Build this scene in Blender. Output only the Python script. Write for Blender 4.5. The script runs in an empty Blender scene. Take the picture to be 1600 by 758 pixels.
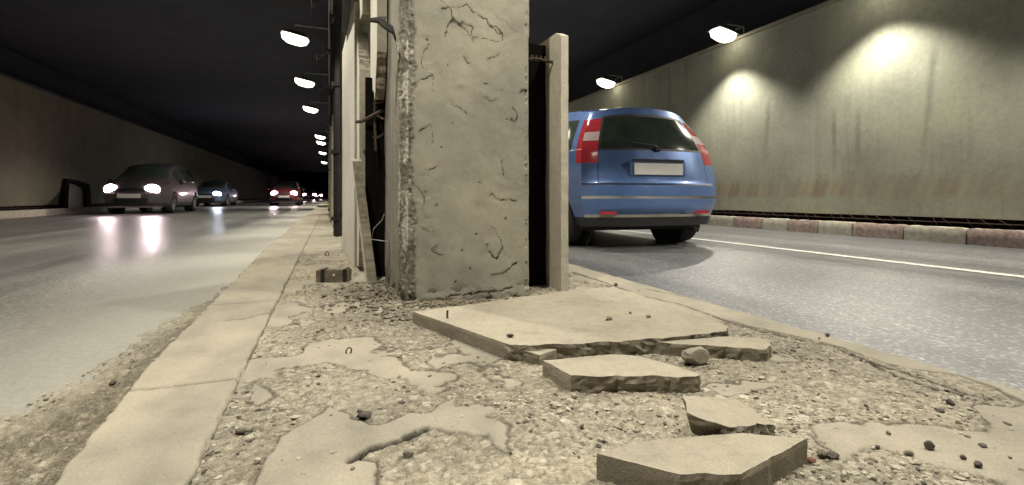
import bpy, bmesh, math, random
import numpy as np
from mathutils import Vector, Matrix, noise as mnoise

random.seed(7)
RNG = np.random.default_rng(7)
SC = bpy.context.scene
COL = SC.collection
PI = math.pi

# ------------------------------------------------------------------ camera
CAMH = 0.55            # camera height above the carriageway
FPX = 750.0            # focal length in pixels of the 1600 px wide photo
VPU, HORV = 515.0, 307.0
THETA = math.atan((800.0 - VPU) / FPX)
ST, CT = math.sin(THETA), math.cos(THETA)
cam_d = bpy.data.cameras.new("camera")
cam = bpy.data.objects.new("camera", cam_d)
COL.objects.link(cam)
cam.location = (0, 0, CAMH)
cam.rotation_euler = (PI / 2, 0, -THETA)
cam_d.sensor_width = 36.0
cam_d.lens = 36.0 * FPX / 1600.0
cam_d.shift_y = -(379.0 - HORV) / 1600.0
cam_d.clip_start = 0.02
cam_d.clip_end = 2000
SC.camera = cam

# ------------------------------------------------------------------ world, exposure
world = bpy.data.worlds.new("World")
SC.world = world
world.use_nodes = True
wn = world.node_tree.nodes
sky = wn.new("ShaderNodeTexSky")
sky.sky_type = 'NISHITA'
sky.sun_disc = False
sky.sun_elevation = math.radians(-4)
sky.sun_rotation = math.radians(200)
wn["Background"].inputs["Strength"].default_value = 0.02
world.node_tree.links.new(sky.outputs[0], wn["Background"].inputs["Color"])
SC.view_settings.view_transform = 'Standard'
SC.view_settings.look = 'None'
SC.view_settings.exposure = 0.30
SC.view_settings.gamma = 1.0
SC.view_settings.use_curve_mapping = False
SC.render.engine = 'CYCLES'
SC.cycles.use_denoising = True
SC.cycles.max_bounces = 6
SC.cycles.diffuse_bounces = 4
SC.cycles.glossy_bounces = 3
SC.cycles.sample_clamp_indirect = 4.0
SC.cycles.caustics_reflective = False
SC.cycles.caustics_refractive = False

LAMP_COL = (1.0, 0.945, 0.815)
LAMP_W = 300.0
LAMP_LENS = 6.0

# ------------------------------------------------------------------ helpers
def ray(u, v):
    """pixel of the photo -> ground direction and slope (per metre of depth)"""
    l = (u - 800.0) / FPX
    k = (v - HORV) / FPX
    return ST + l * CT, CT - l * ST, k

def at(u, v, z):
    a, b, k = ray(u, v)
    D = (CAMH - z) / k
    return (a * D, b * D)

def on_plane(u, v, z0, gx=0.0, gy=0.0, x0=0.0, y0=0.0):
    a, b, k = ray(u, v)
    D = (CAMH - z0 + gx * x0 + gy * y0) / (k + gx * a + gy * b)
    x, y = a * D, b * D
    return (x, y, z0 + gx * (x - x0) + gy * (y - y0))

def on_y(u, v, y):
    a, b, k = ray(u, v)
    D = y / b
    return (a * D, CAMH - k * D)

def tag(o, label=None, cat=None, group=None, kind=None):
    if label: o["label"] = label
    if cat: o["category"] = cat
    if group: o["group"] = group
    if kind: o["kind"] = kind
    return o

def link(name, mesh, mats, parent=None):
    o = bpy.data.objects.new(name, mesh)
    COL.objects.link(o)
    if mats is not None:
        for m in (mats if isinstance(mats, (list, tuple)) else [mats]):
            mesh.materials.append(m)
    if parent: o.parent = parent
    return o

def empty(name, loc=(0, 0, 0), rz=0.0):
    o = bpy.data.objects.new(name, None)
    o.empty_display_size = 0.1
    COL.objects.link(o)
    o.location = loc
    o.rotation_euler = (0, 0, rz)
    return o

def from_bm(name, bm, mats, parent=None, smooth=False, angle=None):
    me = bpy.data.meshes.new(name)
    bmesh.ops.recalc_face_normals(bm, faces=bm.faces)
    bm.to_mesh(me); bm.free()
    if smooth:
        me.polygons.foreach_set("use_smooth", [True] * len(me.polygons))
        if angle: me.set_sharp_from_angle(angle=math.radians(angle))
    return link(name, me, mats, parent)

def np_mesh(name, verts, quads, smooth=True):
    me = bpy.data.meshes.new(name)
    verts = np.asarray(verts, dtype=np.float32); quads = np.asarray(quads, dtype=np.int32)
    n = quads.shape[1]
    me.vertices.add(len(verts)); me.vertices.foreach_set("co", verts.ravel())
    me.loops.add(quads.size); me.loops.foreach_set("vertex_index", quads.ravel())
    me.polygons.add(len(quads))
    me.polygons.foreach_set("loop_start", np.arange(0, quads.size, n, dtype=np.int32))
    me.polygons.foreach_set("use_smooth", np.full(len(quads), smooth, dtype=bool))
    me.update(calc_edges=True); me.validate()
    return me

def set_attr(me, cols):
    at_ = me.attributes.new("Tone", 'FLOAT_COLOR', 'POINT')
    at_.data.foreach_set("color", np.asarray(cols, dtype=np.float32).ravel())

def grid_quads(nu, nv, wrap=False):
    i = np.arange(nu if wrap else nu - 1); j = np.arange(nv - 1)
    I, J = np.meshgrid(i, j, indexing='ij')
    I2 = (I + 1) % nu
    return np.stack([I * nv + J, I2 * nv + J, I2 * nv + J + 1, I * nv + J + 1], -1).reshape(-1, 4)

def add_box(bm, x0, x1, y0, y1, z0, z1, mat=0):
    vs = [bm.verts.new(p) for p in ((x0,y0,z0),(x1,y0,z0),(x1,y1,z0),(x0,y1,z0),(x0,y0,z1),(x1,y0,z1),(x1,y1,z1),(x0,y1,z1))]
    for f in ((0,3,2,1),(4,5,6,7),(0,1,5,4),(1,2,6,5),(2,3,7,6),(3,0,4,7)):
        bm.faces.new([vs[i] for i in f]).material_index = mat
    return vs

def add_tube(bm, pts, r, n=8, caps=True):
    pts = [Vector(p) for p in pts]
    rings = []
    for i, p in enumerate(pts):
        t = (pts[min(i + 1, len(pts) - 1)] - pts[max(i - 1, 0)]).normalized()
        up = Vector((0, 0, 1)) if abs(t.z) < 0.95 else Vector((1, 0, 0))
        a = t.cross(up).normalized(); b = t.cross(a)
        rr = r[i] if isinstance(r, (list, tuple)) else r
        rings.append([bm.verts.new(p + (a * math.cos(2*PI*k/n) + b * math.sin(2*PI*k/n)) * rr) for k in range(n)])
    for A, B in zip(rings, rings[1:]):
        for k in range(n):
            bm.faces.new((A[k], A[(k+1) % n], B[(k+1) % n], B[k]))
    if caps:
        bm.faces.new(rings[0][::-1]); bm.faces.new(rings[-1])

def add_lathe(bm, prof, n=24, axis='X'):
    rings = []
    for (r, h) in prof:
        rings.append([bm.verts.new((h, r*math.cos(2*PI*k/n), r*math.sin(2*PI*k/n))) for k in range(n)])
    for A, B in zip(rings, rings[1:]):
        for k in range(n):
            bm.faces.new((A[k], A[(k+1) % n], B[(k+1) % n], B[k]))
    bm.faces.new(rings[0][::-1]); bm.faces.new(rings[-1])

# ---- numpy noise
def h2(ix, iy, s=0):
    n = (ix.astype(np.int64) * 374761393 + iy.astype(np.int64) * 668265263 + s * 982451653) & 0xffffffff
    n = ((n ^ (n >> 13)) * 1274126177) & 0xffffffff
    n = n ^ (n >> 16)
    return (n & 0xffffff) / float(0xffffff)

def vn(x, y, s=0):
    ix = np.floor(x); iy = np.floor(y); fx = x - ix; fy = y - iy
    fx = fx*fx*(3-2*fx); fy = fy*fy*(3-2*fy)
    a = h2(ix, iy, s); b = h2(ix+1, iy, s); c = h2(ix, iy+1, s); d = h2(ix+1, iy+1, s)
    return (a*(1-fx)+b*fx)*(1-fy) + (c*(1-fx)+d*fx)*fy

def fbm(x, y, o=4, s=0):
    t = 0; a = 0.5; tot = 0
    for k in range(o):
        t = t + a * vn(x*2**k + 13.7*k, y*2**k - 7.1*k, s+k); tot += a; a *= 0.5
    return t / tot

def worley(x, y, s=0):
    ix = np.floor(x); iy = np.floor(y)
    f1 = np.full(x.shape, 9.0); f2 = np.full(x.shape, 9.0); cid = np.zeros(x.shape)
    for dx in (-1, 0, 1):
        for dy in (-1, 0, 1):
            cx = ix+dx; cy = iy+dy
            px = cx + 0.1 + 0.8*h2(cx, cy, s); py = cy + 0.1 + 0.8*h2(cx, cy, s+11)
            d = np.hypot(px-x, py-y); r = h2(cx, cy, s+23)
            m = d < f1
            f2 = np.where(m, f1, np.minimum(f2, d)); cid = np.where(m, r, cid); f1 = np.where(m, d, f1)
    return f1, f2, cid

def poly_sd(x, y, P):
    """signed distance to polygon, positive inside"""
    P = np.asarray(P, float); n = len(P)
    d = np.full(x.shape, 1e9); ins = np.zeros(x.shape, bool)
    for i in range(n):
        ax, ay = P[i]; bx, by = P[(i+1) % n]
        ex, ey = bx-ax, by-ay
        t = np.clip(((x-ax)*ex + (y-ay)*ey) / (ex*ex+ey*ey+1e-12), 0, 1)
        d = np.minimum(d, np.hypot(x-ax-t*ex, y-ay-t*ey))
        c = ((ay > y) != (by > y)) & (x < ex * (y-ay) / (by-ay + 1e-12) + ax)
        ins ^= c
    return np.where(ins, d, -d)

def line_d(x, y, P):
    d = np.full(x.shape, 1e9)
    for (ax, ay), (bx, by) in zip(P, P[1:]):
        ex, ey = bx-ax, by-ay
        t = np.clip(((x-ax)*ex + (y-ay)*ey) / (ex*ex+ey*ey+1e-12), 0, 1)
        d = np.minimum(d, np.hypot(x-ax-t*ex, y-ay-t*ey))
    return d

def sstep(a, b, x):
    t = np.clip((x-a)/(b-a), 0, 1)
    return t*t*(3-2*t)

def pchip(xs, ys, q):
    xs = np.asarray(xs, float); ys = np.asarray(ys, float)
    h = np.diff(xs); d = np.diff(ys)/h
    m = np.zeros(len(xs)); m[0] = d[0]; m[-1] = d[-1]
    for i in range(1, len(xs)-1):
        if d[i-1]*d[i] > 0:
            w1 = 2*h[i]+h[i-1]; w2 = h[i]+2*h[i-1]
            m[i] = (w1+w2)/(w1/d[i-1]+w2/d[i])
    k = np.clip(np.searchsorted(xs, q)-1, 0, len(h)-1)
    t = (q-xs[k])/h[k]
    return ((1+2*t)*(1-t)**2*ys[k] + t*(1-t)**2*h[k]*m[k] + t*t*(3-2*t)*ys[k+1] + t*t*(t-1)*h[k]*m[k+1])

# ------------------------------------------------------------------ materials
def new_mat(name):
    m = bpy.data.materials.new(name); m.use_nodes = True
    nt = m.node_tree
    return m, nt, nt.nodes, nt.links, nt.nodes["Principled BSDF"]

def N(nt, typ, **kw):
    n = nt.nodes.new(typ)
    for k, v in kw.items():
        if k in n.inputs: n.inputs[k].default_value = v
        else: setattr(n, k, v)
    return n

def ramp(nt, src, stops):
    r = nt.nodes.new("ShaderNodeValToRGB")
    while len(r.color_ramp.elements) < len(stops): r.color_ramp.elements.new(0.5)
    for e, (p, c) in zip(r.color_ramp.elements, stops):
        e.position = p; e.color = (c if len(c) == 4 else (*c, 1))
    nt.links.new(src, r.inputs[0])
    return r

def mixc(nt, fac, a, b, mode='MIX'):
    m = nt.nodes.new("ShaderNodeMix"); m.data_type = 'RGBA'; m.blend_type = mode
    for s, v in ((0, fac), (6, a), (7, b)):
        if hasattr(v, 'links') or hasattr(v, 'is_linked'): nt.links.new(v, m.inputs[s])
        else: m.inputs[s].default_value = (v if s == 0 else (*v, 1) if len(v) == 3 else v)
    return m.outputs[2]

def mathn(nt, op, a, b=None, clamp=False):
    m = nt.nodes.new("ShaderNodeMath"); m.operation = op; m.use_clamp = clamp
    for s, v in ((0, a), (1, b)):
        if v is None: continue
        if hasattr(v, 'is_linked'): nt.links.new(v, m.inputs[s])
        else: m.inputs[s].default_value = v
    return m.outputs[0]

def simple(name, col, rough=0.6, metal=0.0, var=0.15, scale=6.0, bump=0.0, bscale=60.0, spec=0.5, emit=None, estr=0.0, coat=0.0):
    m, nt, nd, lk, p = new_mat(name)
    tc = nd.new("ShaderNodeTexCoord")
    no = N(nt, "ShaderNodeTexNoise", Scale=scale, Detail=6.0, Roughness=0.6)
    lk.new(tc.outputs["Object"], no.inputs["Vector"])
    lo = tuple(c*(1-var) for c in col); hi = tuple(min(1, c*(1+var)) for c in col)
    r = ramp(nt, no.outputs[0], [(0.3, lo), (0.7, hi)])
    lk.new(r.outputs[0], p.inputs["Base Color"])
    p.inputs["Roughness"].default_value = rough
    p.inputs["Metallic"].default_value = metal
    p.inputs["Specular IOR Level"].default_value = spec
    p.inputs["Coat Weight"].default_value = coat
    p.inputs["Coat Roughness"].default_value = 0.05
    if bump:
        b = N(nt, "ShaderNodeBump", Strength=bump, Distance=0.01)
        n2 = N(nt, "ShaderNodeTexNoise", Scale=bscale, Detail=8.0, Roughness=0.7)
        lk.new(tc.outputs["Object"], n2.inputs["Vector"])
        lk.new(n2.outputs[0], b.inputs["Height"]); lk.new(b.outputs[0], p.inputs["Normal"])
    if emit:
        p.inputs["Emission Color"].default_value = (*emit, 1); p.inputs["Emission Strength"].default_value = estr
    return m

def toned(name, dark, light, fleck, smooth_col, rough=0.9, grit=1.0):
    """dusty mortar: Tone attribute r = tone, g = smooth screed, b = pale flecks, alpha = dirt-filled crack"""
    m, nt, nd, lk, p = new_mat(name)
    a = nd.new("ShaderNodeAttribute"); a.attribute_name = "Tone"
    sp = nd.new("ShaderNodeSeparateColor"); lk.new(a.outputs["Color"], sp.inputs[0])
    tc = nd.new("ShaderNodeTexCoord")
    n1 = N(nt, "ShaderNodeTexNoise", Scale=9.0, Detail=8.0, Roughness=0.65)
    n2 = N(nt, "ShaderNodeTexNoise", Scale=240.0, Detail=4.0, Roughness=0.7)
    n3 = N(nt, "ShaderNodeTexNoise", Scale=2.2, Detail=4.0, Roughness=0.6)
    n4 = N(nt, "ShaderNodeTexNoise", Scale=55.0, Detail=3.0, Roughness=0.6)
    for n in (n1, n2, n3, n4): lk.new(tc.outputs["Object"], n.inputs["Vector"])
    wv = nd.new("ShaderNodeVectorMath"); wv.operation = 'MULTIPLY_ADD'      # ragged cells
    lk.new(n4.outputs["Color"], wv.inputs[0]); wv.inputs[1].default_value = (.02, .02, .02); lk.new(tc.outputs["Object"], wv.inputs[2])
    va = N(nt, "ShaderNodeTexVoronoi", Scale=105.0); vb = N(nt, "ShaderNodeTexVoronoi", Scale=260.0)
    for v in (va, vb): lk.new(wv.outputs[0], v.inputs["Vector"])
    sa = nd.new("ShaderNodeSeparateColor"); lk.new(va.outputs["Color"], sa.inputs[0])
    sb = nd.new("ShaderNodeSeparateColor"); lk.new(vb.outputs["Color"], sb.inputs[0])
    cells = mathn(nt, 'ADD', mathn(nt, 'MULTIPLY', sa.outputs[0], .55), mathn(nt, 'MULTIPLY', sb.outputs[0], .45))
    gaps = mathn(nt, 'SUBTRACT', 1.15, mathn(nt, 'ADD', mathn(nt, 'MULTIPLY', va.outputs["Distance"], .55), mathn(nt, 'MULTIPLY', vb.outputs["Distance"], .45)), True)
    cells = mathn(nt, 'MULTIPLY', cells, gaps)
    tone = mathn(nt, 'ADD', mathn(nt, 'MULTIPLY', sp.outputs[0], 1.0 - .45*grit), mathn(nt, 'MULTIPLY', mathn(nt, 'ADD', cells, .12), .45*grit))
    tone = mathn(nt, 'ADD', tone, mathn(nt, 'MULTIPLY', mathn(nt, 'SUBTRACT', n2.outputs[0], .5), .35))
    r = ramp(nt, tone, [(0.16, dark), (0.46, tuple(.5*d+.5*l for d, l in zip(dark, light))), (0.74, light)])
    c = mixc(nt, sp.outputs[2], r.outputs[0], fleck)
    sm = ramp(nt, n1.outputs[0], [(0.28, tuple(x*0.80 for x in smooth_col)), (0.5, smooth_col), (0.72, tuple(x*1.10 for x in smooth_col))])
    sm = mixc(nt, 1.0, sm.outputs[0], ramp(nt, n2.outputs[0], [(.3, (.82,.82,.82)), (.7, (1.12,1.12,1.12))]).outputs[0], 'MULTIPLY')
    c = mixc(nt, sp.outputs[1], c, sm)
    st = ramp(nt, n3.outputs[0], [(0.35, (0.76, 0.76, 0.78)), (0.62, (1.04, 1.03, 1.0))])
    c = mixc(nt, 1.0, c, st.outputs[0], 'MULTIPLY')
    c = mixc(nt, a.outputs["Alpha"], c, tuple(d*.32 for d in dark))
    lk.new(c, p.inputs["Base Color"])
    p.inputs["Roughness"].default_value = rough
    p.inputs["Specular IOR Level"].default_value = 0.25
    b = N(nt, "ShaderNodeBump", Strength=0.9, Distance=0.004)
    k = mathn(nt, 'SUBTRACT', 1.0, mathn(nt, 'MULTIPLY', sp.outputs[1], 0.85))
    hh = mathn(nt, 'ADD', mathn(nt, 'MULTIPLY', n2.outputs[0], .5), mathn(nt, 'MULTIPLY', gaps, 1.3*grit))
    lk.new(mathn(nt, 'MULTIPLY', hh, k), b.inputs["Height"]); lk.new(b.outputs[0], p.inputs["Normal"])
    return m

M = {}
TAN = (0.43, 0.385, 0.285)
M['mortar'] = toned("mortar", (0.13, 0.113, 0.085), (0.49, 0.445, 0.345), (0.64, 0.60, 0.50), (0.345, 0.315, 0.25))
M['chips'] = toned("stone_chips", (0.11, 0.097, 0.075), (0.50, 0.46, 0.365), (0.66, 0.62, 0.52), (0.36, 0.32, 0.25), grit=0.0)
M['pillar'] = toned("pillar_concrete", (0.10, 0.092, 0.075), (0.36, 0.34, 0.28), (0.58, 0.55, 0.47), (0.305, 0.288, 0.235), grit=.5)
def concrete(name, col, bump=.3, stain=.22, rough=.9):
    m, nt, nd, lk, p = new_mat(name)
    tc = nd.new("ShaderNodeTexCoord")
    a = N(nt, "ShaderNodeTexNoise", Scale=3.5, Detail=8.0, Roughness=.65); b_ = N(nt, "ShaderNodeTexNoise", Scale=38.0, Detail=6.0, Roughness=.7)
    f = N(nt, "ShaderNodeTexNoise", Scale=260.0, Detail=4.0, Roughness=.7); v = N(nt, "ShaderNodeTexVoronoi", Scale=42.0)
    for n in (a, b_, f, v): lk.new(tc.outputs["Object"], n.inputs["Vector"])
    c = ramp(nt, a.outputs[0], [(.28, tuple(x*(1-stain) for x in col)), (.5, col), (.72, tuple(x*(1+stain*.5) for x in col))]).outputs[0]
    c = mixc(nt, 1.0, c, ramp(nt, b_.outputs[0], [(.28, (.80, .80, .81)), (.5, (1, 1, 1)), (.75, (1.10, 1.09, 1.06))]).outputs[0], 'MULTIPLY')
    c = mixc(nt, 1.0, c, ramp(nt, f.outputs[0], [(.3, (.80, .80, .80)), (.7, (1.14, 1.14, 1.14))]).outputs[0], 'MULTIPLY')
    pit = ramp(nt, v.outputs["Distance"], [(.05, (1, 1, 1)), (.10, (0, 0, 0))]).outputs[0]
    sel = ramp(nt, v.outputs["Color"], [(.80, (0, 0, 0)), (.86, (1, 1, 1))]).outputs[0]
    pit = mixc(nt, 1.0, pit, sel, 'MULTIPLY')
    c = mixc(nt, pit, c, tuple(x*.35 for x in col))
    lk.new(c, p.inputs["Base Color"])
    p.inputs["Roughness"].default_value = rough; p.inputs["Specular IOR Level"].default_value = .25
    bp = N(nt, "ShaderNodeBump", Strength=bump, Distance=.004)
    h = mathn(nt, 'SUBTRACT', mathn(nt, 'ADD', f.outputs[0], b_.outputs[0]), mathn(nt, 'MULTIPLY', pit, .6))
    lk.new(h, bp.inputs["Height"]); lk.new(bp.outputs[0], p.inputs["Normal"])
    return m
M['slab'] = concrete("slab_face", (0.345, 0.312, 0.242))
M['slab_cut'] = concrete("slab_edge", (0.31, 0.28, 0.22), .7)
M['slab_broken'] = simple("slab_broken", (0.27, 0.24, 0.185), 0.95, var=0.35, scale=45, bump=.8, bscale=120, spec=0.2)
M['panel'] = concrete("panel_face", (0.45, 0.415, 0.34))
M['panel_pale'] = concrete("pale_panel_face", (0.80, 0.76, 0.67), .15, .12, .75)
M['panel_edge'] = concrete("panel_edge", (0.33, 0.30, 0.235), .6)
M['steel'] = simple("dark_steel", (0.035, 0.033, 0.032), 0.6, 0.6, var=0.4, scale=30, bump=0.3, bscale=90)
M['rust'] = simple("rusty_steel", (0.075, 0.05, 0.036), 0.8, 0.4, var=0.5, scale=40, bump=0.4, bscale=120)
M['pipe'] = simple("painted_pipe", (0.36, 0.36, 0.34), 0.5, 0.3, var=0.3, scale=20)
M['soot'] = simple("soot_concrete", (0.06, 0.064, 0.082), 0.9, var=0.12, scale=1.5, bump=0.4, bscale=20, spec=0.2)
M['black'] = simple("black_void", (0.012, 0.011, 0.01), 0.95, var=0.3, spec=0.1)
M['stone'] = simple("grey_stone", (0.26, 0.23, 0.18), 0.9, var=0.5, scale=40, bump=0.8, bscale=150, spec=0.3)
M['darkstone'] = simple("dark_stone", (0.11, 0.098, 0.085), 0.85, var=0.5, scale=40, bump=0.8, bscale=150, spec=0.3)
M['brick'] = simple("brick_chip", (0.26, 0.13, 0.085), 0.9, var=0.3, scale=40, bump=0.8, bscale=150)
M['housing'] = simple("lamp_housing", (0.14, 0.14, 0.135), 0.5, 0.5, var=0.25, scale=12)
M['kerb_red'] = simple("kerb_red_paint", (0.33, 0.245, 0.21), 0.85, var=0.4, scale=22, bump=0.5, bscale=70)
M['kerb_pale'] = simple("kerb_pale_paint", (0.41, 0.38, 0.30), 0.85, var=0.25, scale=14, bump=0.5, bscale=70)
M['white_line'] = simple("road_paint", (0.62, 0.60, 0.55), 0.7, var=0.35, scale=22, bump=0.3, bscale=120)
M['lens'] = simple("lamp_lens", (0.9, 0.85, 0.7), 0.3, var=0.0, emit=(1.0, 0.93, 0.74), estr=LAMP_LENS)

def asphalt(name, base, rough_lo, rough_hi, spark, dust):
    m, nt, nd, lk, p = new_mat(name)
    tc = nd.new("ShaderNodeTexCoord")
    vo = N(nt, "ShaderNodeTexVoronoi", Scale=85.0)
    n1 = N(nt, "ShaderNodeTexNoise", Scale=1.1, Detail=5.0, Roughness=0.55)
    n2 = N(nt, "ShaderNodeTexNoise", Scale=160.0, Detail=4.0, Roughness=0.7)
    mp = nd.new("ShaderNodeMapping"); mp.inputs["Scale"].default_value = (1.6, 0.06, 1)
    lk.new(tc.outputs["Object"], mp.inputs[0])
    n3 = N(nt, "ShaderNodeTexNoise", Scale=1.0, Detail=4.0, Roughness=0.55)
    lk.new(mp.outputs[0], n3.inputs["Vector"])
    for n in (vo, n1, n2): lk.new(tc.outputs["Object"], n.inputs["Vector"])
    cell = ramp(nt, vo.outputs["Color"], [(0.15, tuple(b*0.55 for b in base)), (0.7, base), (0.93, tuple(b*spark for b in base))])
    patch = ramp(nt, n3.outputs[0], [(0.36, (0.68, 0.69, 0.72)), (0.66, (1.22, 1.2, 1.16))])
    c = mixc(nt, 1.0, cell.outputs[0], patch.outputs[0], 'MULTIPLY')
    if dust:
        sx = nd.new("ShaderNodeSeparateXYZ"); lk.new(tc.outputs["Object"], sx.inputs[0])
        # dust swept up to the median kerb
        df = mathn(nt, 'MULTIPLY', mathn(nt, 'SUBTRACT', 1.0, mathn(nt, 'DIVIDE', mathn(nt, 'ABSOLUTE', mathn(nt, 'SUBTRACT', sx.outputs[0], dust[0])), dust[1]), True), 1.0, True)
        df = mathn(nt, 'MULTIPLY', df, mathn(nt, 'ADD', 0.45, n1.outputs[0]), True)
        c = mixc(nt, df, c, (0.34, 0.325, 0.275))
    lk.new(c, p.inputs["Base Color"])
    rr = nd.new("ShaderNodeMapRange"); rr.inputs[1].default_value = 0.3; rr.inputs[2].default_value = 0.7
    rr.inputs[3].default_value = rough_lo; rr.inputs[4].default_value = rough_hi
    lk.new(n3.outputs[0], rr.inputs[0])
    ro = rr.outputs[0]
    if dust: ro = mathn(nt, 'ADD', ro, mathn(nt, 'MULTIPLY', df, 0.5))
    lk.new(ro, p.inputs["Roughness"])
    p.inputs["Specular IOR Level"].default_value = 0.5
    b = N(nt, "ShaderNodeBump", Strength=0.35, Distance=0.006)
    hh = mathn(nt, 'ADD', mathn(nt, 'MULTIPLY', vo.outputs["Distance"], 0.6), n2.outputs[0])
    lk.new(hh, b.inputs["Height"]); lk.new(b.outputs[0], p.inputs["Normal"])
    return m
M['asphalt_l'] = asphalt("asphalt_polished", (0.205, 0.202, 0.19), 0.28, 0.42, 1.3, (-0.5, 1.1))
M['asphalt_r'] = asphalt("asphalt_coarse", (0.165, 0.166, 0.168), 0.30, 0.42, 2.2, None)

def wall_mat(name, base, stripes):
    m, nt, nd, lk, p = new_mat(name)
    tc = nd.new("ShaderNodeTexCoord")
    sx = nd.new("ShaderNodeSeparateXYZ"); lk.new(tc.outputs["Object"], sx.inputs[0])
    n1 = N(nt, "ShaderNodeTexNoise", Scale=0.9, Detail=7.0, Roughness=0.62)
    n2 = N(nt, "ShaderNodeTexNoise", Scale=14.0, Detail=6.0, Roughness=0.7)
    mp = nd.new("ShaderNodeMapping"); mp.inputs["Scale"].default_value = (1, 2.6, 0.16)
    mp.inputs["Rotation"].default_value = (math.radians(6), 0, 0)
    n3 = N(nt, "ShaderNodeTexNoise", Scale=1.5, Detail=5.0, Roughness=0.6)
    lk.new(tc.outputs["Object"], mp.inputs[0]); lk.new(mp.outputs[0], n3.inputs["Vector"])
    for n in (n1, n2): lk.new(tc.outputs["Object"], n.inputs["Vector"])
    c0 = ramp(nt, n1.outputs[0], [(0.3, tuple(b*0.72 for b in base)), (0.55, base), (0.75, (base[0]*1.12, base[1]*1.15, base[2]*1.0))])
    st = ramp(nt, n3.outputs[0], [(0.30, (0.80, 0.80, 0.79)), (0.46, (1, 1, 1)), (0.62, (1.0, 1.0, 1.0)), (0.75, (1.15, 1.12, 1.02))])
    c = mixc(nt, 1.0, c0.outputs[0], st.outputs[0], 'MULTIPLY')
    fi = ramp(nt, n2.outputs[0], [(0.3, (0.86, 0.86, 0.86)), (0.7, (1.08, 1.08, 1.08))])
    c = mixc(nt, 1.0, c, fi.outputs[0], 'MULTIPLY')
    if stripes:
        # upright water runs, slanted painted shade between lamp beams: (y, ztop, zbot, slant, width)
        run_shade = None
        for (yy, zt, zb, sl, w) in stripes:
            d = mathn(nt, 'ABSOLUTE', mathn(nt, 'ADD', mathn(nt, 'SUBTRACT', sx.outputs[1], yy), mathn(nt, 'MULTIPLY', mathn(nt, 'SUBTRACT', sx.outputs[2], zb), sl)))
            d = mathn(nt, 'ADD', d, mathn(nt, 'MULTIPLY', mathn(nt, 'SUBTRACT', n1.outputs[0], 0.5), 0.12))
            f = mathn(nt, 'SUBTRACT', 1.0, mathn(nt, 'DIVIDE', mathn(nt, 'ABSOLUTE', d), w), True)
            g = mathn(nt, 'MULTIPLY', mathn(nt, 'MULTIPLY', mathn(nt, 'SUBTRACT', zt, sx.outputs[2]), 3.0, True), mathn(nt, 'MULTIPLY', mathn(nt, 'SUBTRACT', sx.outputs[2], zb), 2.0, True))
            g.node.use_clamp = True
            f = mathn(nt, 'MULTIPLY', f, g)
            run_shade = f if run_shade is None else mathn(nt, 'MAXIMUM', run_shade, f)
        c = mixc(nt, mathn(nt, 'MULTIPLY', run_shade, 0.6), c, tuple(b*0.42 for b in base))
        # faded red and ochre hazard stripes painted near the foot
        yy = mathn(nt, 'ADD', sx.outputs[1], mathn(nt, 'MULTIPLY', sx.outputs[2], 0.35))
        yy = mathn(nt, 'ADD', yy, mathn(nt, 'MULTIPLY', n1.outputs[0], 0.35))
        w = mathn(nt, 'SINE', mathn(nt, 'MULTIPLY', yy, 2*PI/0.42))
        w2 = mathn(nt, 'SINE', mathn(nt, 'MULTIPLY', yy, 2*PI/0.155))
        w = mathn(nt, 'ADD', mathn(nt, 'MULTIPLY', w, 0.6), mathn(nt, 'MULTIPLY', w2, 0.4))
        pc = ramp(nt, mathn(nt, 'ADD', mathn(nt, 'MULTIPLY', w, 0.5), 0.5), [(0.2, (0.24, 0.14, 0.105)), (0.5, (0.31, 0.225, 0.13)), (0.9, (0.36, 0.32, 0.2))])
        zb = mathn(nt, 'ADD', sx.outputs[2], mathn(nt, 'MULTIPLY', mathn(nt, 'SUBTRACT', n2.outputs[0], 0.5), 0.16))
        band = mathn(nt, 'MULTIPLY', mathn(nt, 'MULTIPLY', mathn(nt, 'SUBTRACT', zb, 0.50), 14.0, True), mathn(nt, 'MULTIPLY', mathn(nt, 'SUBTRACT', 0.93, zb), 5.0, True))
        band = mathn(nt, 'MULTIPLY', band, mathn(nt, 'MULTIPLY', mathn(nt, 'SUBTRACT', n1.outputs[0], 0.28), 2.6, True))
        c = mixc(nt, mathn(nt, 'MULTIPLY', band, 0.7), c, pc.outputs[0])
    lk.new(c, p.inputs["Base Color"])
    p.inputs["Roughness"].default_value = 0.8
    p.inputs["Specular IOR Level"].default_value = 0.3
    b = N(nt, "ShaderNodeBump", Strength=0.14, Distance=0.02)
    lk.new(n2.outputs[0], b.inputs["Height"]); lk.new(b.outputs[0], p.inputs["Normal"])
    return m
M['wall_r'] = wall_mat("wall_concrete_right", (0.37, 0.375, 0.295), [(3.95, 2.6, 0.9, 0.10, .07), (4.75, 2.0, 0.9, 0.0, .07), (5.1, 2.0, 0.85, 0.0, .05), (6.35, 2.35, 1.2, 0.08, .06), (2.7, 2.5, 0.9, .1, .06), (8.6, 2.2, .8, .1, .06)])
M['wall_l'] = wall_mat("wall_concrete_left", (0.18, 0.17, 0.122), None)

# ------------------------------------------------------------------ roads, median, ceiling
MX0, MXK, MX1 = -0.46, -0.19, 1.43      # median: outer kerb line, inner kerb line, right edge
ZM = 0.13
Y0, Y1 = -26.0, 170.0
WXR, WXL = 7.2, -8.0
KXR, KXL = 6.78, -7.55

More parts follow.
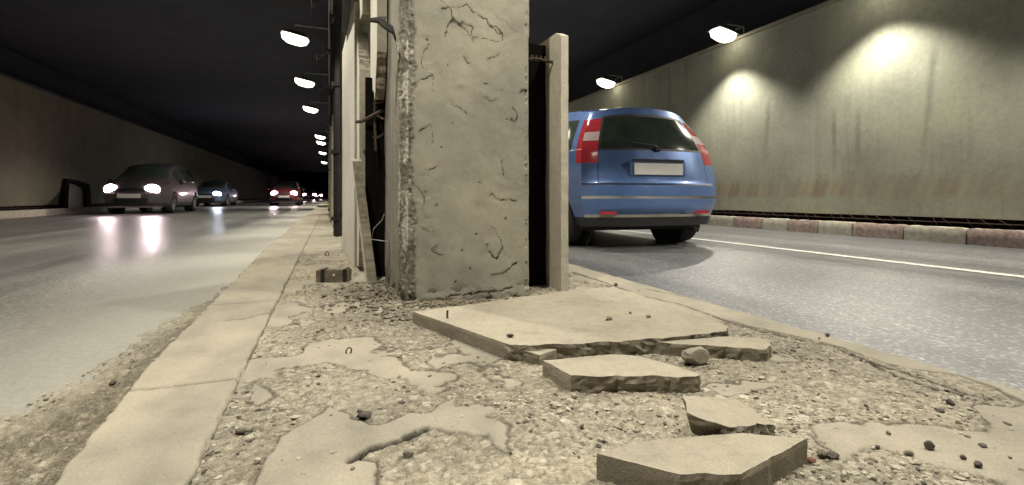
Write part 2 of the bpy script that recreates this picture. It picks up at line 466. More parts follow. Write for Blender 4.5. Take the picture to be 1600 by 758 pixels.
def sheet(name, x0, x1, z, mat):
    bm = bmesh.new()
    ys = [Y0, -5, 0, 5, 12, 30, 70, Y1]
    rows = [[bm.verts.new((x, y, z)) for x in (x0, (x0+x1)/2, x1)] for y in ys]
    for A, B in zip(rows, rows[1:]):
        for k in range(2): bm.faces.new((A[k], A[k+1], B[k+1], B[k]))
    return tag(from_bm(name, bm, mat), kind='structure')
sheet("left_road", KXL - 0.02, MX0 + 0.35, 0.0, M['asphalt_l'])
sheet("right_road", MX1 - 0.3, KXR + 0.02, 0.0, M['asphalt_r'])
sheet("ground", -40, 40, -0.3, M['soot'])
bm = bmesh.new()
n = 160
yl = np.concatenate([np.linspace(Y0, 0, 20)[:-1], np.linspace(0, 12, 140), np.linspace(12, Y1, 40)[1:]])
wob = 0.008 * (fbm(yl*3, yl*0, 4, 5) - .5)
rows = [[bm.verts.new((4.36 + w, y, 0.004)), bm.verts.new((4.47 + w*0.5, y, 0.004))] for y, w in zip(yl, wob)]
for A, B in zip(rows, rows[1:]): bm.faces.new((A[0], A[1], B[1], B[0]))
tag(from_bm("road_line", bm, M['white_line']), kind='structure')
bm = bmesh.new()
add_box(bm, WXL - 1.2, WXR + 1.2, Y0, Y1, 4.9, 5.2)
tag(from_bm("ceiling", bm, M['soot']), kind='structure')
bm = bmesh.new(); add_box(bm, 0.15, 0.95, 1.7, Y1, 4.0, 4.897)
tag(from_bm("ceiling_beam", bm, M['soot']), kind='structure')

# smooth screed patches and cracks of the median, read off the photo
PATCH = [
 [(408,757),(434,686),(489,657),(515,637),(538,643),(555,659),(584,662),(644,647),(676,644),(693,632),(716,614),(713,646),(756,657),(782,660),(797,686),(802,718),(774,703),(759,680),(716,673),(664,670),(624,689),(578,700),(551,718),(584,724),(590,732),(584,752),(586,775),(400,785)],
 [(471,555),(476,536),(519,529),(585,529),(595,539),(575,552),(627,558),(632,565),(616,573),(569,581),(532,579),(516,565),(479,563)],
 [(643,602),(700,600),(715,605),(690,615),(660,613)],
 [(505,478),(560,474),(575,480),(555,490),(515,492)],
 [(385,612),(400,603),(430,604),(440,615),(425,632),(400,640),(378,640)],
 [(1282,670),(1325,664),(1412,665),(1475,670),(1525,680),(1560,682),(1525,650),(1537,637),(1600,640),(1700,660),(1700,800),(1600,772),(1562,747),(1500,732),(1462,727),(1425,715),(1400,707),(1350,700),(1312,710),(1287,695)],
 [(1112,605),(1160,598),(1230,600),(1170,612),(1130,625)],
 [(700,640),(735,628),(770,640),(745,650)],
 [(455,500),(480,498),(500,503),(470,512)],
 [(640,585),(680,580),(690,588),(655,592)],
 [(460,372),(500,360),(535,362),(535,395),(480,398)],
 [(900,448),(960,452),(1060,478),(1110,492),(1140,505),(1000,500),(900,470)],
]
PATCH = [[at(u, v, ZM) for u, v in P] for P in PATCH]
CRACK = [
 [(893,425),(950,443),(985,458),(1060,475),(1125,498),(1180,514),(1240,528),(1315,543)],
 [(1305,545),(1370,570),(1440,592),(1520,620)],
 [(1420,577),(1500,588),(1560,608),(1605,632),(1680,668)],
 [(551,718),(578,700),(624,689),(664,670)],
 [(1010,452),(1060,462),(1120,470),(1150,486)],
 [(1330,552),(1400,588),(1470,612),(1535,622)],
]
CRACK = [[at(u, v, ZM) for u, v in P] for P in CRACK]
KC = [at(u, v, ZM) for u, v in ((893,425),(985,458),(1125,498),(1315,543),(1420,577),(1500,588),(1605,632),(1680,668))]

def median_fields(X, Y):
    fade = 1 - sstep(2.2, 5.0, Y)
    e = 0.030*(fbm(X*34, Y*34, 5, 3) - .5) + 0.05*(fbm(X*8, Y*8, 3, 9) - .5)
    sd = np.full(X.shape, -1.0)
    for P in PATCH: sd = np.maximum(sd, poly_sd(X, Y, P) + e)
    gen = fbm(X*5.5, Y*5.5, 5, 40)
    sd = np.maximum(sd, np.where(Y > 1.3, (gen - 0.60) * 0.25, (gen - .70)*0.2))
    # right-hand strip beyond the crack is smooth
    kx = np.interp(Y, sorted(p[1] for p in KC), [p[0] for p in sorted(KC, key=lambda p: p[1])])
    sd = np.maximum(sd, X - kx + e*0.6)
    sm = sstep(-0.001, 0.003, sd)
    f1, f2, cid = worley(X*48, Y*48, 2)
    st = np.sqrt(np.clip(1 - (f1/0.52)**2, 0, 1)) * (cid > 0.35) * (0.4 + cid*0.6)
    g1, g2, gid = worley(X*105, Y*105, 6)
    st2 = np.sqrt(np.clip(1 - (g1/0.55)**2, 0, 1)) * (gid > 0.25)
    big, _, bid = worley(X*20, Y*20, 17)
    st3 = np.sqrt(np.clip(1 - (big/0.40)**2, 0, 1)) * (bid > 0.80)
    lf = fbm(X*3.2, Y*3.2, 4, 21)
    gravel = sstep(0.30, 0.50, fbm(X*9, Y*9, 4, 33))      # areas bound smooth by dust
    gr = 0.45 + 0.55*gravel
    rough = -0.0085 + 0.0085*lf + 0.007*fbm(X*75, Y*75, 4, 8) + gr*(0.0022*st + 0.0024*st2)*(.4+.6*fbm(X*13, Y*13, 3, 71))
    smooth = 0.002*fbm(X*7, Y*7, 3, 51) + 0.0005*fbm(X*90, Y*90, 3, 52)
    z = rough*(1-sm) + smooth*sm
    z -= 0.003*np.exp(-((sd+0.002)/0.003)**2) * (0.3+fbm(X*20, Y*20, 2, 77))
    ck = np.zeros(X.shape)
    wx = X + 0.018*(fbm(X*22, Y*22, 3, 61)-.5); wy = Y + 0.018*(fbm(X*22, Y*22, 3, 62)-.5)
    for C in CRACK:
        w = 0.0025 + 0.008*fbm(X*6, Y*6, 3, 63)**1.6
        ck = np.maximum(ck, np.exp(-(line_d(wx, wy, C)/w)**2))
    z -= 0.010*ck
    # rubble heaps at the pillar foot
    heap = np.exp(-(np.hypot((X-.2)/.22, (Y-2.0)/.5))**2)
    z += heap*(0.012 + 0.03*(fbm(X*25, Y*25, 4, 91)-.4))*(1-sm*0.5)
    z *= 0.55 + 0.45*fade
    tone = np.clip(0.52 + 0.34*(cid-.5)*(st > .25)*gr + 0.26*(gid-.5)*(st2 > .3) + 0.5*(fbm(X*110,Y*110,3,44)-.5) + 0.5*(lf-.5) - 0.25*(st < .05)*(st2 < .05)*gr - 0.35*heap, 0, 1)
    fl = ((cid > 0.965) & (st > 0.3)) * 0.45 + ((gid > 0.95) & (st2 > 0.3)) * 0.4
    fl = np.clip(fl, 0, 1) * (1-sm) * gr
    sm2 = np.clip(sm - 0.9*ck, 0, 1)
    tone = tone*(1 - 0.8*ck)*(1 - 0.55*np.exp(-((sd+0.002)/0.0045)**2))
    crk = np.clip(1.3*ck + 0.55*np.exp(-((sd+0.0015)/0.0035)**2)*(fbm(X*16, Y*16, 3, 78) > .44), 0, 1)
    return z, tone, sm2, fl, crk

def spacing(a, b, d0, grow):
    out = [a]
    while out[-1] < b:
        out.append(out[-1] + max(d0, grow*abs(out[-1]-0.0)))
    out[-1] = b
    return np.array(out)

ys = np.concatenate([np.linspace(Y0, 0.22, 40)[:-1], spacing(0.22, 1.6, 0.0034, 0.0), spacing(1.6, 7, 0.005, 0.0034)[1:], spacing(7, Y1, 0.04, 0.012)[1:]])
xs = np.linspace(MXK, MX1, 500)
X, Y = np.meshgrid(xs, ys, indexing='ij')
z, tone, sm, fl, crk = median_fields(X, Y)
drop = sstep(MX1-0.035, MX1, X + 0.02*(fbm(X*18, Y*18, 3, 14)-.5))
Z = ZM + z - 0.035*drop
Z[-1, :] = -0.02
Xe = X.copy(); Xe[-1, :] = MX1 + 0.004 + 0.02*(fbm(Y[-1]*9, Y[-1]*0, 4, 71)-.5); Xe[-2, :] = Xe[-1, :] - 0.004
me = np_mesh("median", np.stack([Xe, Y, Z], -1).reshape(-1, 3), grid_quads(len(xs), len(ys)))
set_attr(me, np.stack([tone, sm, fl, crk], -1).reshape(-1, 4))
tag(link("median", me, M['mortar']), kind='structure')

# left kerb of the median: worn stones with open joints
KJ = [-0.55, 0.32, 1.25, 2.13, 3.0, 3.9, 4.8, 5.7, 6.6, 7.5, 8.5, 9.5, 10.5, 11.5, 12.6, 13.8, 15]
ysk = np.concatenate([np.linspace(Y0, 0.2, 40)[:-1], spacing(0.2, 3.2, 0.0065, 0.0), spacing(3.2, 15, 0.012, 0.004)[1:], spacing(15, Y1, .2, .02)[1:]])
xk = np.concatenate([[MX0-.001, MX0], np.linspace(MX0+.004, MXK-.004, 64), [MXK]])
X, Y = np.meshgrid(xk, ysk, indexing='ij')
z = 0.0016*fbm(X*9, Y*9, 5, 7) + 0.0006*fbm(X*120, Y*120, 3, 17)
ck = np.zeros(X.shape); base = np.zeros(X.shape)
for k, yj in enumerate(KJ):
    wv = 0.012*(fbm(X*16, Y*0+k*3.1, 3, 4)-.5)
    gap = np.exp(-((Y - yj - wv)/0.0035)**2) * (0.35 + 0.9*(fbm(X*12, Y*12, 2, 66) > .45))
    ck = np.maximum(ck, np.clip(gap, 0, 1))
    base += np.where((Y > yj), (h2(np.array(k), np.array(3)) - 0.5)*0.006, 0)
hl = line_d(X + .02*(fbm(X*25, Y*25, 3, 8)-.5), Y + .02*(fbm(X*25, Y*25, 3, 9)-.5), [at(345,503,ZM), at(375,500,ZM), at(402,494,ZM), at(420,490,ZM)])
ck = np.maximum(ck, np.exp(-(hl/0.008)**2)*0.8)
edge_in = np.exp(-((MXK - X + 0.026*(fbm(X*26, Y*20, 5, 31)-.66))/0.004)**2)
edge_out = np.exp(-((X - MX0 - 0.024*(fbm(X*26, Y*20, 5, 32)-.62))/0.005)**2)
z = z + base*0.5 - 0.012*ck - 0.014*edge_in - 0.02*edge_out
Z = ZM + 0.002 + z
ox = 0.014*(fbm(Y*4, Y*0, 4, 81)-.5)*np.exp(-((X-MX0)/0.06)**2)
KO = lambda yy: np.interp(yy, [-1, .3, .9, 1.38, 2.4, 4.8, 8], [.12, .105, .080, .040, .020, -.03, -.03])
X2 = X + ox + KO(Y)*np.clip((MXK-X)/(MXK-MX0), 0, 1)
Z[0, :] = -0.02; Z[-1, :] = ZM - 0.02
me = np_mesh("kerb", np.stack([X2, Y, Z], -1).reshape(-1, 3), grid_quads(len(xk), len(ysk)))
tn = np.clip(0.55 - 0.5*ck - 0.2*edge_in - 0.2*edge_out, 0, 1)
smk = np.clip(1 - ck - 0.8*edge_in - 0.8*edge_out, 0, 1)
set_attr(me, np.stack([tn, smk, 0*tn, np.clip(ck*.9 + edge_in*.6*(fbm(X*20, Y*10, 3, 5) > .42), 0, 1)], -1).reshape(-1, 4))
tag(link("kerb", me, M['mortar']), kind='structure')

# grit banked against the left kerb
ysg = np.concatenate([np.linspace(Y0, .15, 20)[:-1], spacing(0.15, 3.4, 0.0065, 0), spacing(3.4, 14, .012, .006)[1:]])
xg = np.linspace(-1.12, MX0 + 0.03, 110)
X, Y = np.meshgrid(xg, ysg, indexing='ij')
wd = 0.40*np.exp(-(np.clip(Y-.5, 0, 9)/1.9)**2) + 0.05 + 0.16*(fbm(Y*2.2, Y*0, 4, 12)-.4)
t = np.clip((X - (MX0 - wd))/np.maximum(wd, .02), -1, 1.2)
f1, f2, cid = worley(X*42, Y*42, 5); g1, g2, gid = worley(X*95, Y*95, 8)
st = np.sqrt(np.clip(1-(f1/.5)**2, 0, 1))*(cid > .4); st2 = np.sqrt(np.clip(1-(g1/.5)**2, 0, 1))*(gid > .2)
cov = sstep(0.0, 0.30, t + 0.5*(fbm(X*14, Y*14, 4, 22)-.5) + 0.55*(fbm(X*90, Y*90, 4, 23)-.5) + 0.35*(fbm(X*34, Y*34, 3, 24)-.5))
Z = -0.012 + cov*(0.013 + 0.07*np.clip(t, 0, 1)**1.5*np.exp(-(np.clip(Y-.4, 0, 9)/2.2)**2) + 0.009*st + 0.004*st2 + 0.012*(fbm(X*10, Y*10, 4, 2)-.5))
tone = np.clip(0.08 + 0.6*(cid-.5)*(st > .2) + .35*(gid-.5) + .5*(fbm(X*6, Y*6, 3, 4)-.5), 0, 1)
fl = ((cid > .96) & (st > .3))*.35
dustm = np.clip((1-sstep(0.1, .75, t + .5*(fbm(X*20, Y*20, 4, 25)-.5)))*0.95, 0, 1)
me = np_mesh("kerb_grit", np.stack([X + KO(Y)*np.clip((X+1.12)/.5, 0, 1), Y, Z], -1).reshape(-1, 3), grid_quads(len(xg), len(ysg)))
set_attr(me, np.stack([tone, dustm, fl, 0*fl], -1).reshape(-1, 4))
tag(link("grit", me, M['mortar']), "dusty grit banked along the left edge of the median kerb", "grit", kind='stuff')

# loose gravel lying on the median and along the kerb
ICO_V = []
t_ = (1+5**.5)/2
for a in (-1, 1):
    for b in (-t_, t_): ICO_V += [(a, b, 0), (0, a, b), (b, 0, a)]
ICO_V = np.array(ICO_V, float); ICO_V /= np.linalg.norm(ICO_V[0])
_bm = bmesh.new(); _vs = [_bm.verts.new(v) for v in ICO_V]
bmesh.ops.convex_hull(_bm, input=_vs); _bm.verts.index_update()
ICO_F = np.array([[v.index for v in f.verts] for f in _bm.faces]); _bm.free()

def surf_z(x, y):
    zz, _, sm_, _, _ = median_fields(np.asarray(x, float), np.asarray(y, float))
    return ZM + zz, sm_

def gravel(name, pts, sizes, label, mat):
    n = len(pts)
    V = np.repeat(ICO_V[None], n, 0) * (0.7 + 0.6*RNG.random((n, 12, 1)))
    sc = np.stack([0.7+0.7*RNG.random(n), 0.6+0.5*RNG.random(n), 0.22+0.3*RNG.random(n)], -1)
    V = V*sc[:, None, :]
    a = RNG.random(n)*2*PI; ca, sa = np.cos(a)[:, None], np.sin(a)[:, None]
    V = np.stack([V[..., 0]*ca - V[..., 1]*sa, V[..., 0]*sa + V[..., 1]*ca, V[..., 2]], -1)
    V = V*sizes[:, None, None] + pts[:, None, :]
    F = (ICO_F[None] + (np.arange(n)*12)[:, None, None]).reshape(-1, 3)
    me = np_mesh(name, V.reshape(-1, 3), F, smooth=False)
    tn = np.repeat(np.clip(0.56 + 0.27*RNG.standard_normal(n), 0.02, 1), 12)
    fl = np.repeat((RNG.random(n) > 0.975)*0.45*(sizes < .006), 12)
    set_attr(me, np.stack([tn, tn*0, fl, tn*0], -1))
    return tag(link(name, me, mat), label, "gravel", kind='stuff')

n = 34000
yy = 0.3 + 5.2*RNG.random(n)**2.2; xx = MXK + (1.30-MXK)*RNG.random(n)
zz, sm_ = surf_z(xx, yy)
dens = fbm(xx*4, yy*4, 4, 58)
keep = (RNG.random(n) < np.where(sm_ > .5, 0.035, 0.95*sstep(.3, .6, dens)))
keep &= ~((np.abs(xx-.54) < .27) & (yy > 1.9) & (yy < 2.6))
xx, yy, zz = xx[keep], yy[keep], zz[keep]
sz = 0.0016 + 0.0046*RNG.random(len(xx))**2.2 + (RNG.random(len(xx)) > .993)*0.004
gravel("gravel", np.stack([xx, yy, zz + sz*0.15], -1), sz, "small crushed stones scattered over the broken median surface", M['chips'])
n = 3800
yy = 0.25 + 4.5*RNG.random(n)**1.7
wd = 0.36*np.exp(-(np.clip(yy-.5, 0, 9)/1.9)**2) + 0.07
xx = MX0 - wd*RNG.random(n)**1.4
tt = np.clip(1 - (MX0-xx)/wd, 0, 1)
zz = 0.004 + 0.065*tt**1.5*np.exp(-(np.clip(yy-.4, 0, 9)/2.2)**2)
sz = 0.0018 + 0.0065*RNG.random(n)**2.8
gravel("gravel", np.stack([xx + KO(yy), yy, zz], -1), sz, "loose dark grit and stones along the foot of the left kerb", M['chips'])

n = 900
yy = 0.4 + 4.6*RNG.random(n)**1.5; xx = MXK + (1.30-MXK)*RNG.random(n)
zz, sm_ = surf_z(xx, yy)
keep = (RNG.random(n) < np.where(sm_ > .5, .12, .9)) & ~((np.abs(xx-.54) < .28) & (yy > 1.85) & (yy < 2.6))
xx, yy, zz = xx[keep], yy[keep], zz[keep]
gravel("grit_flakes", np.stack([xx, yy, zz + .001], -1), 0.002 + 0.006*RNG.random(len(xx))**2.4, "dark flakes of dirt strewn over the median", M['darkstone'])

# ------------------------------------------------------------------ tunnel walls, side kerbs
def side_wall(sgn, wx, kx, mat, top, label):
    w = empty("tunnel_wall", (wx, 0, 0))
    bm = bmesh.new()
    yl = np.concatenate([np.linspace(Y0, 0, 10)[:-1], np.linspace(0, 40, 90), np.linspace(40, Y1, 30)[1:]])
    zl = np.linspace(0.285, top, 14)
    grid = []
    for y in yl:
        row = []
        for z in zl:
            d = 0.012*(mnoise.noise((y*0.9, z*1.3, sgn*3)))
            row.append(bm.verts.new((sgn*d, y, z + (0.012*mnoise.noise((y*2.3, 5, z)) if z < .3 else 0))))
        grid.append(row)
    for A, B in zip(grid, grid[1:]):
        for k in range(len(zl)-1): bm.faces.new((A[k], B[k], B[k+1], A[k+1]))
    back = [[bm.verts.new((sgn*0.25, y, z)) for z in (0.285, top)] for y in yl]
    for i in range(len(yl)-1):
        bm.faces.new((back[i][0], back[i][1], back[i+1][1], back[i+1][0]))
        bm.faces.new((grid[i][-1], grid[i+1][-1], back[i+1][1], back[i][1]))
        bm.faces.new((grid[i][0], back[i][0], back[i+1][0], grid[i+1][0]))
    from_bm("facing", bm, mat, w, True, 40)
    bm = bmesh.new(); add_box(bm, min(sgn*-.035, sgn*.3), max(sgn*-.035, sgn*.3), Y0, Y1, top + .002, top + 0.06)
    from_bm("coping", bm, M['panel_edge'] if sgn > 0 else M['soot'], w)
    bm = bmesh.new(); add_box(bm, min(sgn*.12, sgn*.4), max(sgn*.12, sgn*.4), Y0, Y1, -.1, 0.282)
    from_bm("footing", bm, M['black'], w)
    bm = bmesh.new(); add_box(bm, min(sgn*.9, sgn*1.1), max(sgn*.9, sgn*1.1), Y0, Y1, top-.5, 4.9)
    from_bm("upper_wall", bm, M['soot'], w)
    # bent reinforcement bars showing in the slot under the facing
    bm = bmesh.new(); rnd = random.Random(3)
    for y in np.arange(1.5 if sgn > 0 else 12, 9.5 if sgn > 0 else 24, 0.19):
        y += rnd.uniform(-.04, .04); dy = rnd.uniform(.05, .16)
        add_tube(bm, [(-sgn*.02, y, .19), (-sgn*.012, y + dy*.6, .245), (-sgn*.016, y+dy, .29)], 0.0045, 5)
    add_tube(bm, [(-sgn*.03, 1.0 if sgn > 0 else 11, .232), (-sgn*.02, 5 if sgn > 0 else 18, .228), (-sgn*.03, 10 if sgn > 0 else 25, .236)], 0.006, 5)
    from_bm("reinforcement_bars", bm, M['rust'], w)
    tag(w, label, "wall")
    # pavement strip with a dark drain slot at the wall
    bm = bmesh.new()
    x0 = kx + sgn*0.16
    add_box(bm, min(x0, wx - sgn*.06), max(x0, wx - sgn*.06), Y0, Y1, -.1, 0.165)
    tag(from_bm("right_pavement" if sgn > 0 else "left_pavement", bm, M['panel_edge']), kind='structure')
    return w
side_wall(1, WXR, KXR, M['wall_r'], 3.5, "lamp-lit stained concrete wall along the right carriageway")
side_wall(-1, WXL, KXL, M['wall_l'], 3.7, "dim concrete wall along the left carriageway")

def kerb_block(y0, y1, kx, sgn, h=0.19, seed=0):
    bm = bmesh.new()
    rnd = random.Random(seed)
    n = 14; m = 6
    w = 0.158
    prof = [(0, 0), (0.004, .09), (0.008, h-.03), (0.03, h), (w-.02, h), (w, h-.01), (w, 0)]
    rings = []
    for i in range(n+1):
        y = y0 + (y1-y0)*i/n
        ring = []
        for (px, pz) in prof:
            e = 0.018*abs(mnoise.noise((y*9, px*20, seed*2.1))) + (0.012 if i in (0, n) else 0)
            top = pz > h-.05
            ring.append(bm.verts.new((kx + sgn*(px + (e if px < .02 else 0)*.6), y, pz - (e*.8 if top else 0))))
        rings.append(ring)
    for A, B in zip(rings, rings[1:]):
        for k in range(len(prof)-1): bm.faces.new((A[k], A[k+1], B[k+1], B[k]))
    bm.faces.new(rings[0]); bm.faces.new(rings[-1][::-1])
    return bm

# right kerb: painted stones, red and pale by turns
bounds = [1.37, 2.01, 2.65, 3.28, 3.92, 4.56, 5.06, 5.57, 6.05, 6.66, 7.24, 7.86, 8.5]
order = ["cut by the right edge of the photo", "second", "third", "fourth", "fifth", "sixth", "seventh", "eighth"]
seen = 0
for i, (a, b) in enumerate(zip(bounds, bounds[1:])):
    red = (i % 2 == 0)
    o = from_bm("kerb_stone", kerb_block(a + .006, b - .006, KXR, 1, seed=i), M['kerb_red'] if red else M['kerb_pale'], None, True, 35)
    k = i - 2
    colr = "faded red painted" if red else "pale dusty painted"
    if k < 0: lab = f"{colr} kerb stone, {'first' if k == -1 else 'second'} one beyond the photo's right edge"
    elif k == 0: lab = f"{colr} kerb stone under the wall, cut by the right edge of the photo"
    elif k <= 7: lab = f"{colr} kerb stone under the right wall, {order[k]} from the right edge"
    else: lab = f"{colr} kerb stone at the right wall {'partly' if k == 8 else 'wholly'} hidden by the blue car"
    tag(o, lab, "kerb stone", "painted kerb stones along the right wall")
def kerb_run(name, kx, sgn, spans, mat):
    bm = bmesh.new()
    for q, (a, b) in enumerate(spans):
        b2 = kerb_block(a, b, kx, sgn, seed=q+50)
        me = bpy.data.meshes.new("tmp"); b2.to_mesh(me); b2.free(); bm.from_mesh(me); bpy.data.meshes.remove(me)
    return tag(from_bm(name, bm, mat, None, True, 35), kind='structure')
kerb_run("right_kerb", KXR, 1, [(Y0, 1.36)] + [(8.51 + 2*k, 10.5 + 2*k) for k in range(20)] + [(48.5, Y1)], M['kerb_pale'])
kerb_run("left_kerb", KXL, -1, [(Y0, 5)] + [(5.01 + k, 6 + k) for k in range(36)] + [(41.02, Y1)], M['kerb_pale'])

# ------------------------------------------------------------------ lamps
def make_lamp(kind, loc, label, group, power=LAMP_W, lit=True, tilt=0.0, cone=108, blend=0.12):
    """kind -1: on the median, arm to the left; +1 mirrored; 0: on the wall top"""
    o = empty("flood_lamp", loc)
    s = {-1: -1, 1: 1, 0: -1}[kind]
    bm = bmesh.new()
    # tapered housing, open below
    top = [(-.15, -.10, .10), (.15, -.10, .10), (.15, .10, .10), (-.15, .10, .10)]
    bot = [(-.24, -.16, .02), (.24, -.16, .02), (.24, .16, .02), (-.24, .16, .02)]
    inn = [(-.215, -.135, .02), (.215, -.135, .02), (.215, .135, .02), (-.215, .135, .02)]
    inn2 = [(-.215, -.135, .04), (.215, -.135, .04), (.215, .135, .04), (-.215, .135, .04)]
    R = [[bm.verts.new(p) for p in q] for q in (top, bot, inn, inn2)]
    bm.faces.new(R[0])
    for A, B in zip(R, R[1:]):
        for k in range(4): bm.faces.new((A[k], A[(k+1) % 4], B[(k+1) % 4], B[k]))
    for k in range(5): add_box(bm, -.12 + .055*k, -.11 + .055*k, -.09, .09, .101, .13)   # cooling fins
    h = from_bm("housing", bm, M['housing'], o)
    bm = bmesh.new()
    n = 24; c = bm.verts.new((0, 0, -.13)); rr = []
    for q, (f, dz) in enumerate(((.55, -.115), (.88, -.07), (1.0, .012))):
        ring = []
        for k in range(n):
            a = 2*PI*k/n; ca, sa = math.cos(a), math.sin(a)
            ring.append(bm.verts.new((.25*f*math.copysign(abs(ca)**.75, ca), .17*f*math.copysign(abs(sa)**.75, sa), dz)))
        rr.append(ring)
    for k in range(n):
        bm.faces.new((c, rr[0][k], rr[0][(k+1) % n]))
        for A, B in zip(rr, rr[1:]): bm.faces.new((A[k], A[(k+1) % n], B[(k+1) % n], B[k]))
    l = from_bm("lens", bm, M['lens'], o, True)
    bm = bmesh.new()
    if kind == 0:
        add_tube(bm, [(.1, 0, .12), (.1, 0, .2), (.50, 0, .2), (.50, 0, -.02)], .014, 8)
        add_tube(bm, [(.50, .0, .2), (.50, .3, .2), (.34, .3, -.05)], .010, 6)
    else:
        add_tube(bm, [(0, 0, .12), (0, 0, .24), (-s*.55, 0, .24), (-s*.82, 0, .24)], .016, 8)
        add_tube(bm, [(-s*.3, 0, .24), (-s*.3, .02, .62), (-s*.62, .02, .9)], .010, 6)
        add_tube(bm, [(-s*.3, .0, .62), (-s*.3, -.5, .62), (-s*.45, -.5, .62), (-s*.45, -.5, .95)], .009, 6)
    from_bm("bracket", bm, M['pipe'], o)
    for q in (h, l): q.rotation_euler = (0, -s*min(tilt, .2), 0)
    if lit:
        ld = bpy.data.lights.new("lamp_beam", 'SPOT')
        ld.energy = power; ld.color = LAMP_COL
        ld.spot_size = math.radians(cone); ld.spot_blend = blend; ld.shadow_soft_size = 0.05
        lo = bpy.data.objects.new("lamp_beam", ld); COL.objects.link(lo)
        lo.parent = o; lo.location = (s*.05, 0, -.17); lo.rotation_euler = (0, -s*tilt, 0)
    tag(o, label, "lamp", group)
    return o
ordn = ["nearest", "second nearest", "third nearest", "fourth nearest", "fifth nearest", "sixth nearest", "seventh nearest", "eighth nearest", "ninth nearest"]
k = 0
LROW = (-7.6, -3.8, 0.6, 3.7, 6.9, 10.1, 13.9, 18.1, 26.3, 29.2, 36.0, 46.0)
for y in LROW:
    x = -0.62 if y < 20 else -0.45
    if y < 8: lab = f"glowing flood lamp above the median's left side, {['five','four','three','two','one'][LROW.index(y)]} before those in view"
    else:
        lab = f"glowing flood lamp over the left carriageway, {ordn[k]} in its row"; k += 1
    make_lamp(-1, (x, y, 3.6), lab, "flood lamps over the left carriageway", tilt=0.5 if y > 5 else 0.08, cone=102 if y > 5 else 108, blend=.45 if y > 5 else .2, power=LAMP_W*(1.6 if y > 5 else 1))
for q, y in enumerate((-3.8, 0.7, 5.4, 9.2, 13, 17)):
    make_lamp(1, (1.62, y, 3.6), f"flood lamp over the median's right side, {['first','second','third','fourth','fifth','sixth','seventh'][q]} of its hidden row", "flood lamps over the right side of the median", tilt=0.1)
k = 0
for y in (-5.0, -2.0, 1.7, 4.35, 6.95, 11.0, 15, 19, 23, 28, 34, 42):
    if y < 6: lab = f"glowing flood lamp on the right wall, {['four','three','two','one'][[-5.0,-2.0,1.7,4.35].index(y)]} before the first one in view"
    else:
        lab = f"glowing flood lamp on top of the right wall, {ordn[k]} in view"; k += 1
    make_lamp(0, (6.84, y, 3.57), lab, "flood lamps on top of the right wall", power=LAMP_W*1.3, cone=120, blend=.6, tilt=.33)

